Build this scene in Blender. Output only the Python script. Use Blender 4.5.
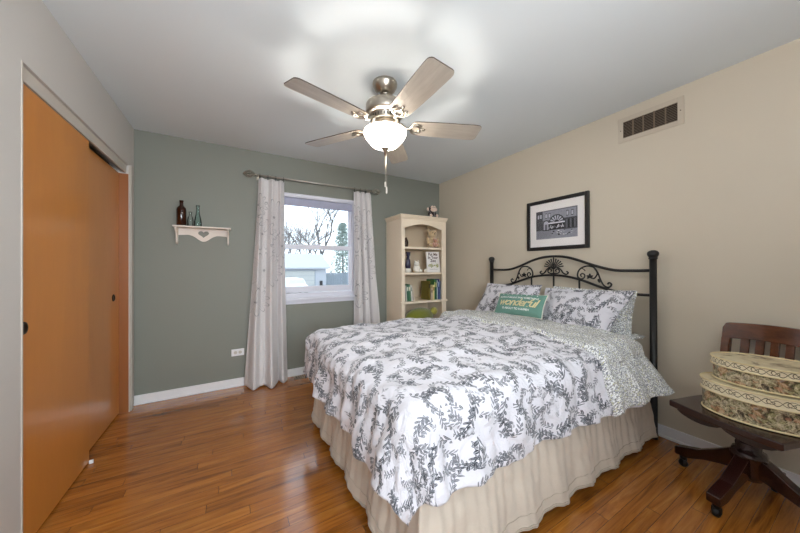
import bpy, math, random
from math import sin, cos, pi, radians, sqrt, exp, atan2
from mathutils import Vector, Matrix, noise

# ------------------------------------------------------------------ scene, camera, light
SC = bpy.context.scene
for o in list(bpy.data.objects):
    bpy.data.objects.remove(o)
COL = SC.collection
SC.view_settings.view_transform = 'Standard'
SC.view_settings.look = 'None'
SC.view_settings.gamma = 1
SC.view_settings.exposure = 0.33
SC.view_settings.use_curve_mapping = False

XL, XR, YB, YF, H = -0.754, 2.646, 3.378, -1.10, 2.44      # room: left, right, back, front, ceiling
cd = bpy.data.cameras.new('camera')
cam = bpy.data.objects.new('camera', cd)
COL.objects.link(cam)
cd.sensor_width = 36
cd.lens = 287.05 / 800 * 36
cd.clip_start = 0.02
yaw, pit, rol = radians(30.25), radians(0.145), radians(-0.174)
F = Vector((sin(yaw) * cos(pit), cos(yaw) * cos(pit), sin(pit)))
R = Vector((cos(yaw), -sin(yaw), 0))
U = R.cross(F)
R2 = R * cos(rol) + U * sin(rol)
U2 = -R * sin(rol) + U * cos(rol)
cam.matrix_world = Matrix(((R2.x, U2.x, -F.x, 0), (R2.y, U2.y, -F.y, 0), (R2.z, U2.z, -F.z, 1.21), (0, 0, 0, 1)))
SC.camera = cam

W = bpy.data.worlds.new('overcast sky')
SC.world = W
W.use_nodes = True
wn = W.node_tree
bg = wn.nodes['Background']
tc = wn.nodes.new('ShaderNodeTexCoord')
sp = wn.nodes.new('ShaderNodeSeparateXYZ')
cr = wn.nodes.new('ShaderNodeValToRGB')
cr.color_ramp.elements[0].position = 0.0
cr.color_ramp.elements[0].color = (0.88, 0.93, 1.0, 1)
cr.color_ramp.elements[1].position = 0.6
cr.color_ramp.elements[1].color = (0.74, 0.85, 1.0, 1)
wn.links.new(tc.outputs['Generated'], sp.inputs[0])
wn.links.new(sp.outputs['Z'], cr.inputs[0])
wn.links.new(cr.outputs[0], bg.inputs[0])
bg.inputs[1].default_value = 2.6

def area(name, loc, rot, sx, sy, power, col):
    l = bpy.data.lights.new(name, 'AREA')
    l.shape = 'RECTANGLE'
    l.size, l.size_y, l.energy, l.color = sx, sy, power, col
    o = bpy.data.objects.new(name, l)
    o.location, o.rotation_euler = loc, rot
    COL.objects.link(o)
    return o
# added fill light, shining in through an unseen window put behind the camera
area('added_window_fill', (0.4, YF - 2.0, 2.35), (radians(75), 0, 0), 4.5, 2.4, 450, (0.92, 0.96, 1.0))

# added fill lamp aimed up at the ceiling, out of view behind the camera
area('added_ceiling_fill', (0.25, -0.60, 1.50), (radians(180 - 25), 0, 0), 1.1, 0.8, 37, (0.97, 0.98, 1.0))

# lamp inside the fan bowl: three bulbs
FAN = Vector((0.883, 1.706, 0))
for k in range(3):
    a = radians(40 + 120 * k)
    l = bpy.data.lights.new('fan_bulb_light', 'POINT')
    l.energy = 3.8
    l.color = (1.0, 0.94, 0.86)
    l.shadow_soft_size = 0.012
    o = bpy.data.objects.new('fan_bulb_light', l)
    o.location = (FAN.x + 0.014 * cos(a), FAN.y + 0.014 * sin(a), 2.048)
    COL.objects.link(o)

# ------------------------------------------------------------------ mesh helpers
class MB:
    def __init__(s):
        s.v, s.f, s.sm, s.mi, s.uv = [], [], [], [], []
        s.cur = 0
    def add(s, vs, fs, smooth=False, uvs=None):
        b = len(s.v)
        s.v += [tuple(p) for p in vs]
        for f in fs:
            s.f.append([b + i for i in f])
            s.sm.append(smooth)
            s.mi.append(s.cur)
            s.uv.append([uvs[i] for i in f] if uvs else [(0, 0)] * len(f))
        return s
    def box(s, x0, x1, y0, y1, z0, z1, M=None):
        vs = [Vector((x, y, z)) for z in (z0, z1) for y in (y0, y1) for x in (x0, x1)]
        if M is not None:
            vs = [M @ p for p in vs]
        return s.add(vs, [(0, 2, 3, 1), (4, 5, 7, 6), (0, 1, 5, 4), (2, 6, 7, 3), (0, 4, 6, 2), (1, 3, 7, 5)])
    def prism(s, pts, t, M=None, smooth=False):
        """polygon in XY extruded along Z by t (centred on 0), placed by M"""
        n = len(pts)
        vs = [Vector((x, y, -t / 2)) for x, y in pts] + [Vector((x, y, t / 2)) for x, y in pts]
        if M is not None:
            vs = [M @ p for p in vs]
        s.add(vs, [tuple(range(n))[::-1], tuple(range(n, 2 * n))])
        b = len(s.v) - 2 * n
        for i in range(n):
            j = (i + 1) % n
            s.f.append([b + i, b + j, b + n + j, b + n + i])
            s.sm.append(smooth); s.mi.append(s.cur); s.uv.append([(0, 0)] * 4)
        return s
    def lathe(s, prof, c=(0, 0, 0), n=32, M=None, sx=1.0, sy=1.0, cap=True):
        vs, fs, uv = [], [], []
        m = len(prof)
        for k in range(n + 1):
            a = 2 * pi * k / n
            for i, (r, z) in enumerate(prof):
                p = Vector((c[0] + r * cos(a) * sx, c[1] + r * sin(a) * sy, c[2] + z))
                vs.append(M @ p if M is not None else p)
                uv.append((k / n, z))
        for k in range(n):
            for i in range(m - 1):
                q = [k * m + i, (k + 1) * m + i, (k + 1) * m + i + 1, k * m + i + 1]
                fs.append(q)
        s.add(vs, fs, True, uv)
        if cap:
            b = len(s.v) - len(vs)
            for i, rev in ((0, True), (m - 1, False)):
                if prof[i][0] > 1e-4:
                    r = [b + k * m + i for k in range(n)]
                    s.f.append(r[::-1] if rev else r)
                    s.sm.append(False); s.mi.append(s.cur); s.uv.append([(0, 0)] * n)
        return s
    def tube(s, pts, r, n=10, closed=False):
        pts = [Vector(p) for p in pts]
        m = len(pts)
        rr = r if isinstance(r, (list, tuple)) else [r] * m
        vs, fs = [], []
        nrm = None
        for i in range(m):
            if closed:
                t = pts[(i + 1) % m] - pts[i - 1]
            else:
                t = pts[min(i + 1, m - 1)] - pts[max(i - 1, 0)]
            if t.length < 1e-9:
                t = Vector((0, 0, 1))
            t.normalize()
            if nrm is None:
                ref = Vector((0, 0, 1)) if abs(t.z) < 0.9 else Vector((1, 0, 0))
                nrm = t.cross(ref).normalized()
            else:
                nrm = (nrm - t * nrm.dot(t))
                nrm = nrm.normalized() if nrm.length > 1e-6 else t.orthogonal().normalized()
            bn = t.cross(nrm)
            for k in range(n):
                a = 2 * pi * k / n
                vs.append(pts[i] + (nrm * cos(a) + bn * sin(a)) * rr[i])
        for i in range(m if closed else m - 1):
            j = (i + 1) % m
            for k in range(n):
                k2 = (k + 1) % n
                fs.append((i * n + k, i * n + k2, j * n + k2, j * n + k))
        s.add(vs, fs, True)
        if not closed:
            b = len(s.v) - len(vs)
            s.f.append([b + k for k in range(n)][::-1]); s.sm.append(False); s.mi.append(s.cur); s.uv.append([(0, 0)] * n)
            s.f.append([b + (m - 1) * n + k for k in range(n)]); s.sm.append(False); s.mi.append(s.cur); s.uv.append([(0, 0)] * n)
        return s
    def ball(s, c, r, sx=1, sy=1, sz=1, n=16, M=None):
        prof = [(max(r * sin(pi * i / (n // 2)), 1e-5), -r * cos(pi * i / (n // 2)) * sz) for i in range(n // 2 + 1)]
        return s.lathe(prof, c, n, M, sx, sy, cap=False)
    def grid(s, fn, nu, nv, smooth=True, uvf=None):
        vs, uv, fs = [], [], []
        for j in range(nv + 1):
            for i in range(nu + 1):
                u, v = i / nu, j / nv
                vs.append(fn(u, v))
                uv.append(uvf(u, v) if uvf else (u, v))
        for j in range(nv):
            for i in range(nu):
                a = j * (nu + 1) + i
                fs.append((a, a + 1, a + nu + 2, a + nu + 1))
        return s.add(vs, fs, smooth, uv)
    def build(s, name, mats, parent=None, loc=(0, 0, 0), bevel=0, solid=0, seg=2, merge=False, rotz=0):
        me = bpy.data.meshes.new(name)
        me.from_pydata([tuple(p) for p in s.v], [], s.f)
        if not isinstance(mats, (list, tuple)):
            mats = [mats]
        for m in mats:
            me.materials.append(m)
        me.polygons.foreach_set('use_smooth', s.sm)
        me.polygons.foreach_set('material_index', s.mi)
        ul = me.uv_layers.new(name='UVMap')
        flat = [c for f in s.uv for p in f for c in p]
        ul.data.foreach_set('uv', flat)
        me.update()
        o = bpy.data.objects.new(name, me)
        COL.objects.link(o)
        o.location = loc
        o.rotation_euler = (0, 0, rotz)
        if parent is not None:
            o.parent = parent
        if merge:
            w = o.modifiers.new('weld', 'WELD'); w.merge_threshold = 1e-4
        if solid:
            w = o.modifiers.new('solid', 'SOLIDIFY'); w.thickness = solid; w.offset = 0
        if bevel:
            w = o.modifiers.new('bevel', 'BEVEL'); w.width = bevel; w.segments = seg; w.limit_method = 'ANGLE'
            w.angle_limit = radians(40)
        return o

def tag(o, label=None, cat=None, group=None, kind=None):
    if label: o['label'] = label
    if cat: o['category'] = cat
    if group: o['group'] = group
    if kind: o['kind'] = kind
    return o
def thing(name, label, cat, loc=(0, 0, 0), rotz=0, group=None):
    o = bpy.data.objects.new(name, None)
    o.empty_display_size = 0.05
    COL.objects.link(o)
    o.location = loc
    o.rotation_euler = (0, 0, rotz)
    return tag(o, label, cat, group)
def struct(o):
    o['kind'] = 'structure'
    return o
def catmull(pts, n=8, closed=False):
    P = [Vector(p) for p in pts]
    m = len(P)
    out = []
    rng = range(m) if closed else range(m - 1)
    for i in rng:
        if closed:
            a, b, c, d = P[i - 1], P[i], P[(i + 1) % m], P[(i + 2) % m]
        else:
            a, b, c, d = P[max(i - 1, 0)], P[i], P[i + 1], P[min(i + 2, m - 1)]
        for k in range(n):
            t = k / n
            out.append(0.5 * ((2 * b) + (c - a) * t + (2 * a - 5 * b + 4 * c - d) * t * t + (3 * b - 3 * c + d - a) * t ** 3))
    if not closed:
        out.append(P[-1])
    return out
def sstep(a, b, x):
    t = min(max((x - a) / (b - a), 0), 1)
    return t * t * (3 - 2 * t)
def XZ(x, y, z):   # polygon plane -> XZ plane (extruded along Y)
    return Matrix.Translation((x, y, z)) @ Matrix.Rotation(radians(90), 4, 'X')
def YZ(x, y, z):   # polygon x->Y, y->Z, extruded along X
    return Matrix.Translation((x, y, z)) @ Matrix(((0, 0, 1, 0), (1, 0, 0, 0), (0, 1, 0, 0), (0, 0, 0, 1)))
def rrect(w, h, r, n=5):
    out = []
    for cx, cy, a0 in ((w / 2 - r, h / 2 - r, 0), (-w / 2 + r, h / 2 - r, 90), (-w / 2 + r, -h / 2 + r, 180), (w / 2 - r, -h / 2 + r, 270)):
        for k in range(n + 1):
            a = radians(a0 + 90 * k / n)
            out.append((cx + r * cos(a), cy + r * sin(a)))
    return out

# ------------------------------------------------------------------ material helpers
def srgb(r, g, b):
    return tuple(((c / 255) / 12.92 if c / 255 <= 0.04045 else ((c / 255 + 0.055) / 1.055) ** 2.4) for c in (r, g, b)) + (1,)
class X:
    """a node socket or number with arithmetic that grows Math nodes"""
    def __init__(s, nt, v): s.nt, s.v = nt, v
    def op(s, o, *a, clamp=False):
        n = s.nt.nodes.new('ShaderNodeMath'); n.operation = o; n.use_clamp = clamp
        for i, q in enumerate((s,) + a):
            q = q.v if isinstance(q, X) else q
            if isinstance(q, (int, float)): n.inputs[i].default_value = q
            else: s.nt.links.new(q, n.inputs[i])
        return X(s.nt, n.outputs[0])
    def __add__(s, o): return s.op('ADD', o)
    def __sub__(s, o): return s.op('SUBTRACT', o)
    def __mul__(s, o): return s.op('MULTIPLY', o)
    def __truediv__(s, o): return s.op('DIVIDE', o)
    def lt(s, o): return s.op('LESS_THAN', o)
    def gt(s, o): return s.op('GREATER_THAN', o)
    def mx(s, o): return s.op('MAXIMUM', o)
    def mn(s, o): return s.op('MINIMUM', o)
    def ab(s): return s.op('ABSOLUTE')
    def fr(s): return s.op('FRACT')
    def sn(s): return s.op('SINE')
    def cs(s): return s.op('COSINE')
class Mat:
    def __init__(s, name, col=(0.8, 0.8, 0.8, 1), rough=0.5, metal=0.0, **kw):
        s.m = bpy.data.materials.new(name)
        s.m.use_nodes = True
        s.nt = s.m.node_tree
        s.b = s.nt.nodes['Principled BSDF']
        s.b.inputs['Base Color'].default_value = col
        s.b.inputs['Roughness'].default_value = rough
        s.b.inputs['Metallic'].default_value = metal
        for k, v in kw.items():
            s.b.inputs[k.replace('_', ' ')].default_value = v
    def n(s, t, **kw):
        nd = s.nt.nodes.new('ShaderNode' + t)
        for k, v in kw.items(): setattr(nd, k, v)
        return nd
    def link(s, a, b): s.nt.links.new(a.v if isinstance(a, X) else a, b)
    def coord(s, kind='Object', scale=(1, 1, 1)):
        t = s.n('TexCoord'); mp = s.n('Mapping'); mp.inputs['Scale'].default_value = scale
        s.link(t.outputs[kind], mp.inputs[0])
        return mp.outputs[0]
    def noise(s, co, scale, detail=3, rough=0.55, dist=0.0):
        q = s.n('TexNoise'); q.inputs['Scale'].default_value = scale; q.inputs['Detail'].default_value = detail
        q.inputs['Roughness'].default_value = rough; q.inputs['Distortion'].default_value = dist
        s.link(co, q.inputs['Vector'])
        return X(s.nt, q.outputs['Fac'])
    def ramp(s, fac, stops, interp='LINEAR'):
        q = s.n('ValToRGB'); e = q.color_ramp.elements
        q.color_ramp.interpolation = interp
        while len(e) < len(stops): e.new(0.5)
        for i, (p, c) in enumerate(stops): e[i].position = p; e[i].color = c
        s.link(fac, q.inputs[0])
        return q.outputs[0]
    def mix(s, fac, a, b, mode='MIX'):
        q = s.n('Mix', data_type='RGBA', blend_type=mode)
        for i, z in ((0, fac), (6, a), (7, b)):
            if isinstance(z, X): z = z.v
            if isinstance(z, (int, float, tuple)): q.inputs[i].default_value = z
            else: s.link(z, q.inputs[i])
        return q.outputs[2]
    def color(s, c): s.link(c, s.b.inputs['Base Color']); return s
    def bump(s, h, strength=0.3, dist=0.01):
        q = s.n('Bump'); q.inputs['Strength'].default_value = strength; q.inputs['Distance'].default_value = dist
        s.link(h, q.inputs['Height']); s.link(q.outputs[0], s.b.inputs['Normal'])
        return s

def painted(name, col, rough=0.55, var=0.04, sc=60, bump=0.08):
    m = Mat(name, col, rough)
    co = m.coord()
    n1 = m.noise(co, 2.0, 3)
    c2 = tuple(c * (1 - var) for c in col[:3]) + (1,)
    m.color(m.mix(n1, col, c2))
    m.bump(m.noise(co, sc, 2), bump, 0.004)
    return m.m
def plain(name, col, rough=0.5, metal=0.0, var=0.1, sc=14, **kw):
    m = Mat(name, col, rough, metal, **kw)
    co = m.coord()
    m.color(m.mix(m.noise(co, sc, 3), tuple(c * (1 - var) for c in col[:3]) + (1,), tuple(min(c * (1 + var), 1) for c in col[:3]) + (1,)))
    return m.m
def wood(name, dark, light, scale=(1, 1, 12), rough=0.35, contrast=(0.35, 0.65), coat=0.0, bump=0.05):
    m = Mat(name, light, rough, **({'Coat_Weight': coat} if coat else {}))
    co = m.coord('Object', scale)
    n1 = m.noise(co, 2.2, 5, 0.6, 0.6)
    n2 = m.noise(co, 16, 4, 0.6)
    f = n1 * 0.75 + n2 * 0.25
    m.color(m.ramp(f, [(contrast[0], dark), (contrast[1], light)]))
    m.bump(n2, bump, 0.003)
    return m.m

M = {}
M['ceiling'] = painted('ceiling paint', srgb(224, 231, 234), 0.85, 0.02)
M['green'] = painted('sage green wall paint', srgb(131, 133, 124), 0.6, 0.03)
M['tan'] = painted('tan wall paint', srgb(206, 195, 176), 0.6, 0.03)
M['greige'] = painted('greige wall paint', srgb(204, 200, 195), 0.6, 0.03)
M['trimgrey'] = painted('greige trim paint', srgb(200, 192, 182), 0.45, 0.02)
M['white'] = painted('white trim paint', srgb(235, 234, 236), 0.35, 0.02)
M['vinyl'] = painted('window white', srgb(222, 222, 232), 0.4, 0.02)
M['cream'] = painted('cream cabinet paint', srgb(240, 223, 199), 0.42, 0.03)
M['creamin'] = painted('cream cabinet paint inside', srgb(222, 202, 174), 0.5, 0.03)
M['shelfpaint'] = painted('distressed cream paint', srgb(232, 220, 208), 0.5, 0.06)
M['black'] = plain('black painted iron', srgb(17, 15, 15), 0.45, 0.0)
M['nickel'] = plain('brushed nickel', srgb(178, 170, 158), 0.28, 1.0, 0.05)
M['nickeldark'] = plain('dark nickel slots', srgb(60, 55, 48), 0.4, 0.8)
M['brass'] = plain('aged bronze pull', srgb(50, 38, 28), 0.4, 0.8)
M['door'] = wood('birch slab door', srgb(194, 122, 46), srgb(212, 138, 56), (2.0, 2.0, 0.35), 0.32, (0.2, 0.8), 0.25, 0.02)
M['darkwood'] = wood('dark walnut', srgb(26, 11, 9), srgb(56, 23, 17), (3, 9, 9), 0.22, (0.3, 0.75), 0.3)
M['backwood'] = wood('reddish walnut', srgb(58, 30, 18), srgb(112, 64, 38), (9, 3, 9), 0.25, (0.3, 0.75), 0.3)
M['blade'] = wood('pale maple blade', srgb(170, 160, 146), srgb(194, 186, 174), (1.2, 14, 14), 0.4, (0.3, 0.7), 0.0, 0.01)
M['bladeedge'] = plain('blade edge', srgb(70, 55, 45), 0.5)

def floor_mat():
    m = Mat('oak strip floor', srgb(150, 95, 50), 0.2)
    co = m.coord()
    sx = m.n('SeparateXYZ'); m.link(co, sx.inputs[0])
    px, py = X(m.nt, sx.outputs[0]), X(m.nt, sx.outputs[1])
    ry = py / 0.057
    row = ry.op('FLOOR')
    wn_ = m.n('TexWhiteNoise', noise_dimensions='1D'); m.link(row, wn_.inputs['W'])
    rx = (px + X(m.nt, wn_.outputs['Value']) * 5.0) / 1.05
    cell = rx.op('FLOOR')
    wn2 = m.n('TexWhiteNoise', noise_dimensions='1D'); m.link(row * 13.37 + cell * 1.713, wn2.inputs['W'])
    class BR: pass
    br = BR(); br.outputs = {'Color': wn2.outputs['Color']}
    fy_ = ry.fr(); fx_ = rx.fr()
    seam = (fy_.lt(0.022)).mx(fx_.lt(0.0018))
    br.outputs['Fac'] = seam.v
    val = wn2.outputs['Value']
    add = m.n('VectorMath', operation='MULTIPLY_ADD')
    m.link(wn2.outputs['Color'], add.inputs[0]); add.inputs[1].default_value = (7.3, 3.1, 5.7); m.link(co, add.inputs[2])
    mp = m.n('Mapping'); mp.inputs['Scale'].default_value = (1.1, 14, 1); m.link(add.outputs[0], mp.inputs[0])
    g1 = m.noise(mp.outputs[0], 1.6, 5, 0.62, 1.1)
    mp2 = m.n('Mapping'); mp2.inputs['Scale'].default_value = (5, 120, 1); m.link(add.outputs[0], mp2.inputs[0])
    g2 = m.noise(mp2.outputs[0], 2.0, 3, 0.6)
    base = m.ramp(g1, [(0.28, srgb(116, 66, 22)), (0.48, srgb(168, 102, 38)), (0.72, srgb(196, 130, 54))])
    tone = m.ramp(X(m.nt, val), [(0.0, (0.84, 0.82, 0.80, 1)), (1.0, (1.08, 1.07, 1.05, 1))])
    c = m.mix(1.0, base, tone, 'MULTIPLY')
    fine = m.ramp(g2, [(0.35, (0.80, 0.77, 0.74, 1)), (0.55, (1, 1, 1, 1))])
    c = m.mix(0.6, c, fine, 'MULTIPLY')
    mort = m.mix(br.outputs['Fac'], c, srgb(60, 34, 18))
    m.color(mort)
    r = m.noise(co, 3.0, 3)
    m.link(r * 0.10 + 0.17, m.b.inputs['Roughness'])
    wav = m.noise(m.coord('Object', (0.8, 9, 1)), 1.6, 2)
    h = X(m.nt, br.outputs['Fac']) * -0.6 + wav * 1.6 + g2 * 0.12
    m.bump(h, 0.25, 0.004)
    m.b.inputs['Coat Weight'].default_value = 0.65
    m.b.inputs['Coat Roughness'].default_value = 0.12
    return m.m
M['floor'] = floor_mat()

def glass(name, tint=(1, 1, 1, 1), ior=1.45):
    m = bpy.data.materials.new(name); m.use_nodes = True
    nt = m.node_tree; nt.nodes.remove(nt.nodes['Principled BSDF'])
    out = nt.nodes['Material Output']
    t = nt.nodes.new('ShaderNodeBsdfTransparent'); t.inputs[0].default_value = tint
    g = nt.nodes.new('ShaderNodeBsdfGlossy'); g.inputs['Roughness'].default_value = 0.02
    f = nt.nodes.new('ShaderNodeFresnel'); f.inputs[0].default_value = ior
    mx = nt.nodes.new('ShaderNodeMixShader')
    nt.links.new(f.outputs[0], mx.inputs[0]); nt.links.new(t.outputs[0], mx.inputs[1]); nt.links.new(g.outputs[0], mx.inputs[2])
    nt.links.new(mx.outputs[0], out.inputs[0])
    return m
M['glass'] = glass('window glass', (0.94, 0.97, 0.98, 1))
M['clearglass'] = glass('clear bottle glass', (0.95, 0.98, 0.97, 1))
M['aquaglass'] = glass('aqua bottle glass', (0.84, 0.95, 0.93, 1))
M['amber'] = Mat('amber bottle glass', srgb(58, 26, 12), 0.12, Transmission_Weight=0.25).m

def bowl_mat():
    m = bpy.data.materials.new('frosted lamp glass'); m.use_nodes = True
    nt = m.node_tree; nt.nodes.remove(nt.nodes['Principled BSDF']); out = nt.nodes['Material Output']
    tl = nt.nodes.new('ShaderNodeBsdfTranslucent'); tl.inputs[0].default_value = (0.95, 0.93, 0.9, 1)
    tr = nt.nodes.new('ShaderNodeBsdfTransparent'); tr.inputs[0].default_value = (1, 0.97, 0.92, 1)
    gl = nt.nodes.new('ShaderNodeBsdfDiffuse'); gl.inputs[0].default_value = (0.9, 0.9, 0.9, 1)
    em = nt.nodes.new('ShaderNodeEmission'); em.inputs[0].default_value = (1, 0.90, 0.78, 1); em.inputs[1].default_value = 8.5
    a = nt.nodes.new('ShaderNodeMixShader'); a.inputs[0].default_value = 0.2
    b = nt.nodes.new('ShaderNodeMixShader'); b.inputs[0].default_value = 0.12
    c = nt.nodes.new('ShaderNodeAddShader')
    nt.links.new(tl.outputs[0], a.inputs[1]); nt.links.new(tr.outputs[0], a.inputs[2])
    nt.links.new(a.outputs[0], b.inputs[1]); nt.links.new(gl.outputs[0], b.inputs[2])
    nt.links.new(b.outputs[0], c.inputs[0]); nt.links.new(em.outputs[0], c.inputs[1])
    nt.links.new(c.outputs[0], out.inputs[0])
    return m
M['bowl'] = bowl_mat()

def rotated(m, dx, dy, ang):
    c, s_ = ang.cs(), ang.sn()
    return dx * c + dy * s_, dy * c - dx * s_
def sprig_layer(m, co, cell, off, seed_rand=0.75, leafn=7, L=0.40, leafw=0.030, leafl=0.062, curve=0.9, flower=True):
    """one field of curved leafy sprigs, one per Voronoi cell; returns mask"""
    mp = m.n('Mapping'); mp.inputs['Scale'].default_value = (1 / cell, 1 / cell, 1); mp.inputs['Location'].default_value = off
    m.link(co, mp.inputs[0])
    v = m.n('TexVoronoi', voronoi_dimensions='2D', feature='F1')
    v.inputs['Scale'].default_value = 1.0; v.inputs['Randomness'].default_value = seed_rand
    m.link(mp.outputs[0], v.inputs['Vector'])
    d = m.n('VectorMath', operation='SUBTRACT'); m.link(mp.outputs[0], d.inputs[0]); m.link(v.outputs['Position'], d.inputs[1])
    sx = m.n('SeparateXYZ'); m.link(d.outputs[0], sx.inputs[0])
    sc = m.n('SeparateColor'); m.link(v.outputs['Color'], sc.inputs[0])
    r1, r2, r3 = (X(m.nt, sc.outputs[i]) for i in range(3))
    x, y = rotated(m, X(m.nt, sx.outputs[0]), X(m.nt, sx.outputs[1]), r1 * 6.283)
    y = y + (x * x - 0.05) * (r2 * 2 - 1) * curve * 1.3
    env = x.ab()
    stem = y.ab().lt(0.011) * env.lt(L)
    stepx = 2 * L / leafn
    xf = ((x + L) / stepx).fr() * stepx - stepx * 0.5
    side = y.gt(0) * 0.5
    xf2 = (((x + L) / stepx) + side).fr() * stepx - stepx * 0.5
    k = 0.7071
    cy = leafl * 0.75
    a = (xf2 + (y.ab() - cy)) * k
    b = ((y.ab() - cy) - xf2) * k
    e = (a / leafl) * (a / leafl) + (b / leafw) * (b / leafw)
    leaves = e.lt(1) * env.lt(L)
    vein = b.ab().gt(leafw * 0.16)
    leaves = leaves * (vein * 0.6 + 0.4)
    mask = stem.mx(leaves)
    if flower:
        for (fx, fy, fr) in ((0.16, 0.12, 0.115), (-0.17, -0.11, 0.085), (0.02, -0.02, 0.075)):
            px, py = x - fx, y - fy
            rr = (px * px + py * py).op('SQRT')
            an = py.op('ARCTAN2', px)
            petal = rr - ((an * 5).sn() * 0.22 + 0.80) * fr
            ring = petal.lt(0)
            inner = ((rr * (30 / (fr * 10))).sn() * ((an * 10).sn())).gt(-0.15)
            edge = petal.gt(-0.012 - fr * 0.08)
            core = rr.lt(fr * 0.25)
            body = ring * (inner * 0.38 + 0.38)
            mask = mask * (X(m.nt, 1.0).op('SUBTRACT', ring)) if False else mask.mx(body.mx(ring * edge).mx(core))
    return mask
def floral(name, scale=1.0):
    m = Mat(name, srgb(236, 233, 238), 0.85, Sheen_Weight=0.15)
    co0 = m.coord('UV')
    # slight warp so the leaves look drawn by hand
    nz = m.n('TexNoise'); nz.inputs['Scale'].default_value = 22; nz.inputs['Detail'].default_value = 1
    m.link(co0, nz.inputs['Vector'])
    ws = m.n('VectorMath', operation='MULTIPLY_ADD'); m.link(nz.outputs['Color'], ws.inputs[0]); ws.inputs[1].default_value = (0.014, 0.014, 0); m.link(co0, ws.inputs[2])
    co = ws.outputs[0]
    m1 = sprig_layer(m, co, 0.165 * scale, (0.0, 0.0, 0), 0.7, 6, 0.46, 0.031, 0.088, 1.2, True)
    m2 = sprig_layer(m, co, 0.105 * scale, (3.37, 7.71, 0), 0.8, 5, 0.42, 0.036, 0.100, 1.6, False)
    m3 = sprig_layer(m, co, 0.12 * scale, (9.1, 2.3, 0), 0.8, 4, 0.34, 0.036, 0.105, 1.8, True)
    m4 = sprig_layer(m, co, 0.062 * scale, (5.1, 1.3, 0), 0.9, 4, 0.40, 0.050, 0.12, 1.8, False)
    mask = m1.mx(m2 * 0.9).mx(m3 * 0.85)
    gap = m.noise(co0, 7.0 / scale, 2)
    keep = m.ramp(gap, [(0.36, (0, 0, 0, 1)), (0.39, (1, 1, 1, 1))])
    mask = mask.mn(1.0) * X(m.nt, keep)
    mask = mask.mx(m4 * 0.7 * (X(m.nt, 1.0) - X(m.nt, keep)))
    tone = m.ramp(m.noise(co0, 90, 2), [(0.38, srgb(40, 43, 50)), (0.62, srgb(100, 103, 110))])
    m.color(m.mix(mask, srgb(216, 213, 219), tone))
    wr = m.noise(co0, 11, 4, 0.6, 0.8)
    m.bump(wr, 0.6, 0.03)
    return m.m
def ditsy(name):
    m = Mat(name, srgb(215, 213, 205), 0.85)
    co = m.coord('UV')
    v = m.n('TexVoronoi', voronoi_dimensions='2D'); v.inputs['Scale'].default_value = 130; m.link(co, v.inputs['Vector'])
    v2 = m.n('TexVoronoi', voronoi_dimensions='2D'); v2.inputs['Scale'].default_value = 210; m.link(co, v2.inputs['Vector'])
    sc = m.n('SeparateColor'); m.link(v.outputs['Color'], sc.inputs[0])
    r = X(m.nt, sc.outputs[0])
    dot = X(m.nt, v.outputs['Distance']).lt(0.42)
    c1 = m.ramp(r, [(0.0, srgb(238, 238, 236)), (0.32, srgb(202, 200, 166)), (0.46, srgb(236, 236, 236)), (0.66, srgb(140, 144, 156)), (0.8, srgb(226, 226, 226))], 'CONSTANT')
    base = m.mix(X(m.nt, v2.outputs['Distance']).lt(0.38), srgb(196, 196, 194), srgb(118, 118, 120))
    m.color(m.mix(dot, base, c1))
    m.bump(m.noise(co, 14, 3), 0.25, 0.015)
    return m.m
M['floral'] = floral('grey botanical cotton')
M['ditsy'] = ditsy('small grey blossom cotton')
M['sheet'] = plain('white cotton sheet', srgb(226, 224, 222), 0.85, 0, 0.03)

def fabric(name, col, rough=0.8, weave=900, sheen=0.2, wr=0.2, wsc=9, aniso=(1, 1, 1)):
    m = Mat(name, col, rough, Sheen_Weight=sheen)
    co = m.coord('UV', aniso)
    n = m.noise(co, wsc, 4)
    m.color(m.mix(n, tuple(c * 0.9 for c in col[:3]) + (1,), tuple(min(1, c * 1.04) for c in col[:3]) + (1,)))
    m.bump(n, wr, 0.02)
    return m.m
M['skirt'] = fabric('cream bed skirt cotton', srgb(207, 193, 177), 0.85, wr=0.25, wsc=16)
M['skirtdark'] = fabric('bed skirt stitching', srgb(198, 184, 166), 0.9)
M['teal'] = fabric('teal cotton', srgb(98, 140, 126), 0.8, wr=0.1)
M['tealtrim'] = plain('cream piping', srgb(228, 224, 210), 0.7)
M['gold'] = plain('gold print', srgb(214, 202, 156), 0.4, 0.2, 0.15, 60)
M['whiteprint'] = plain('white print', srgb(238, 240, 236), 0.6)

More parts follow.
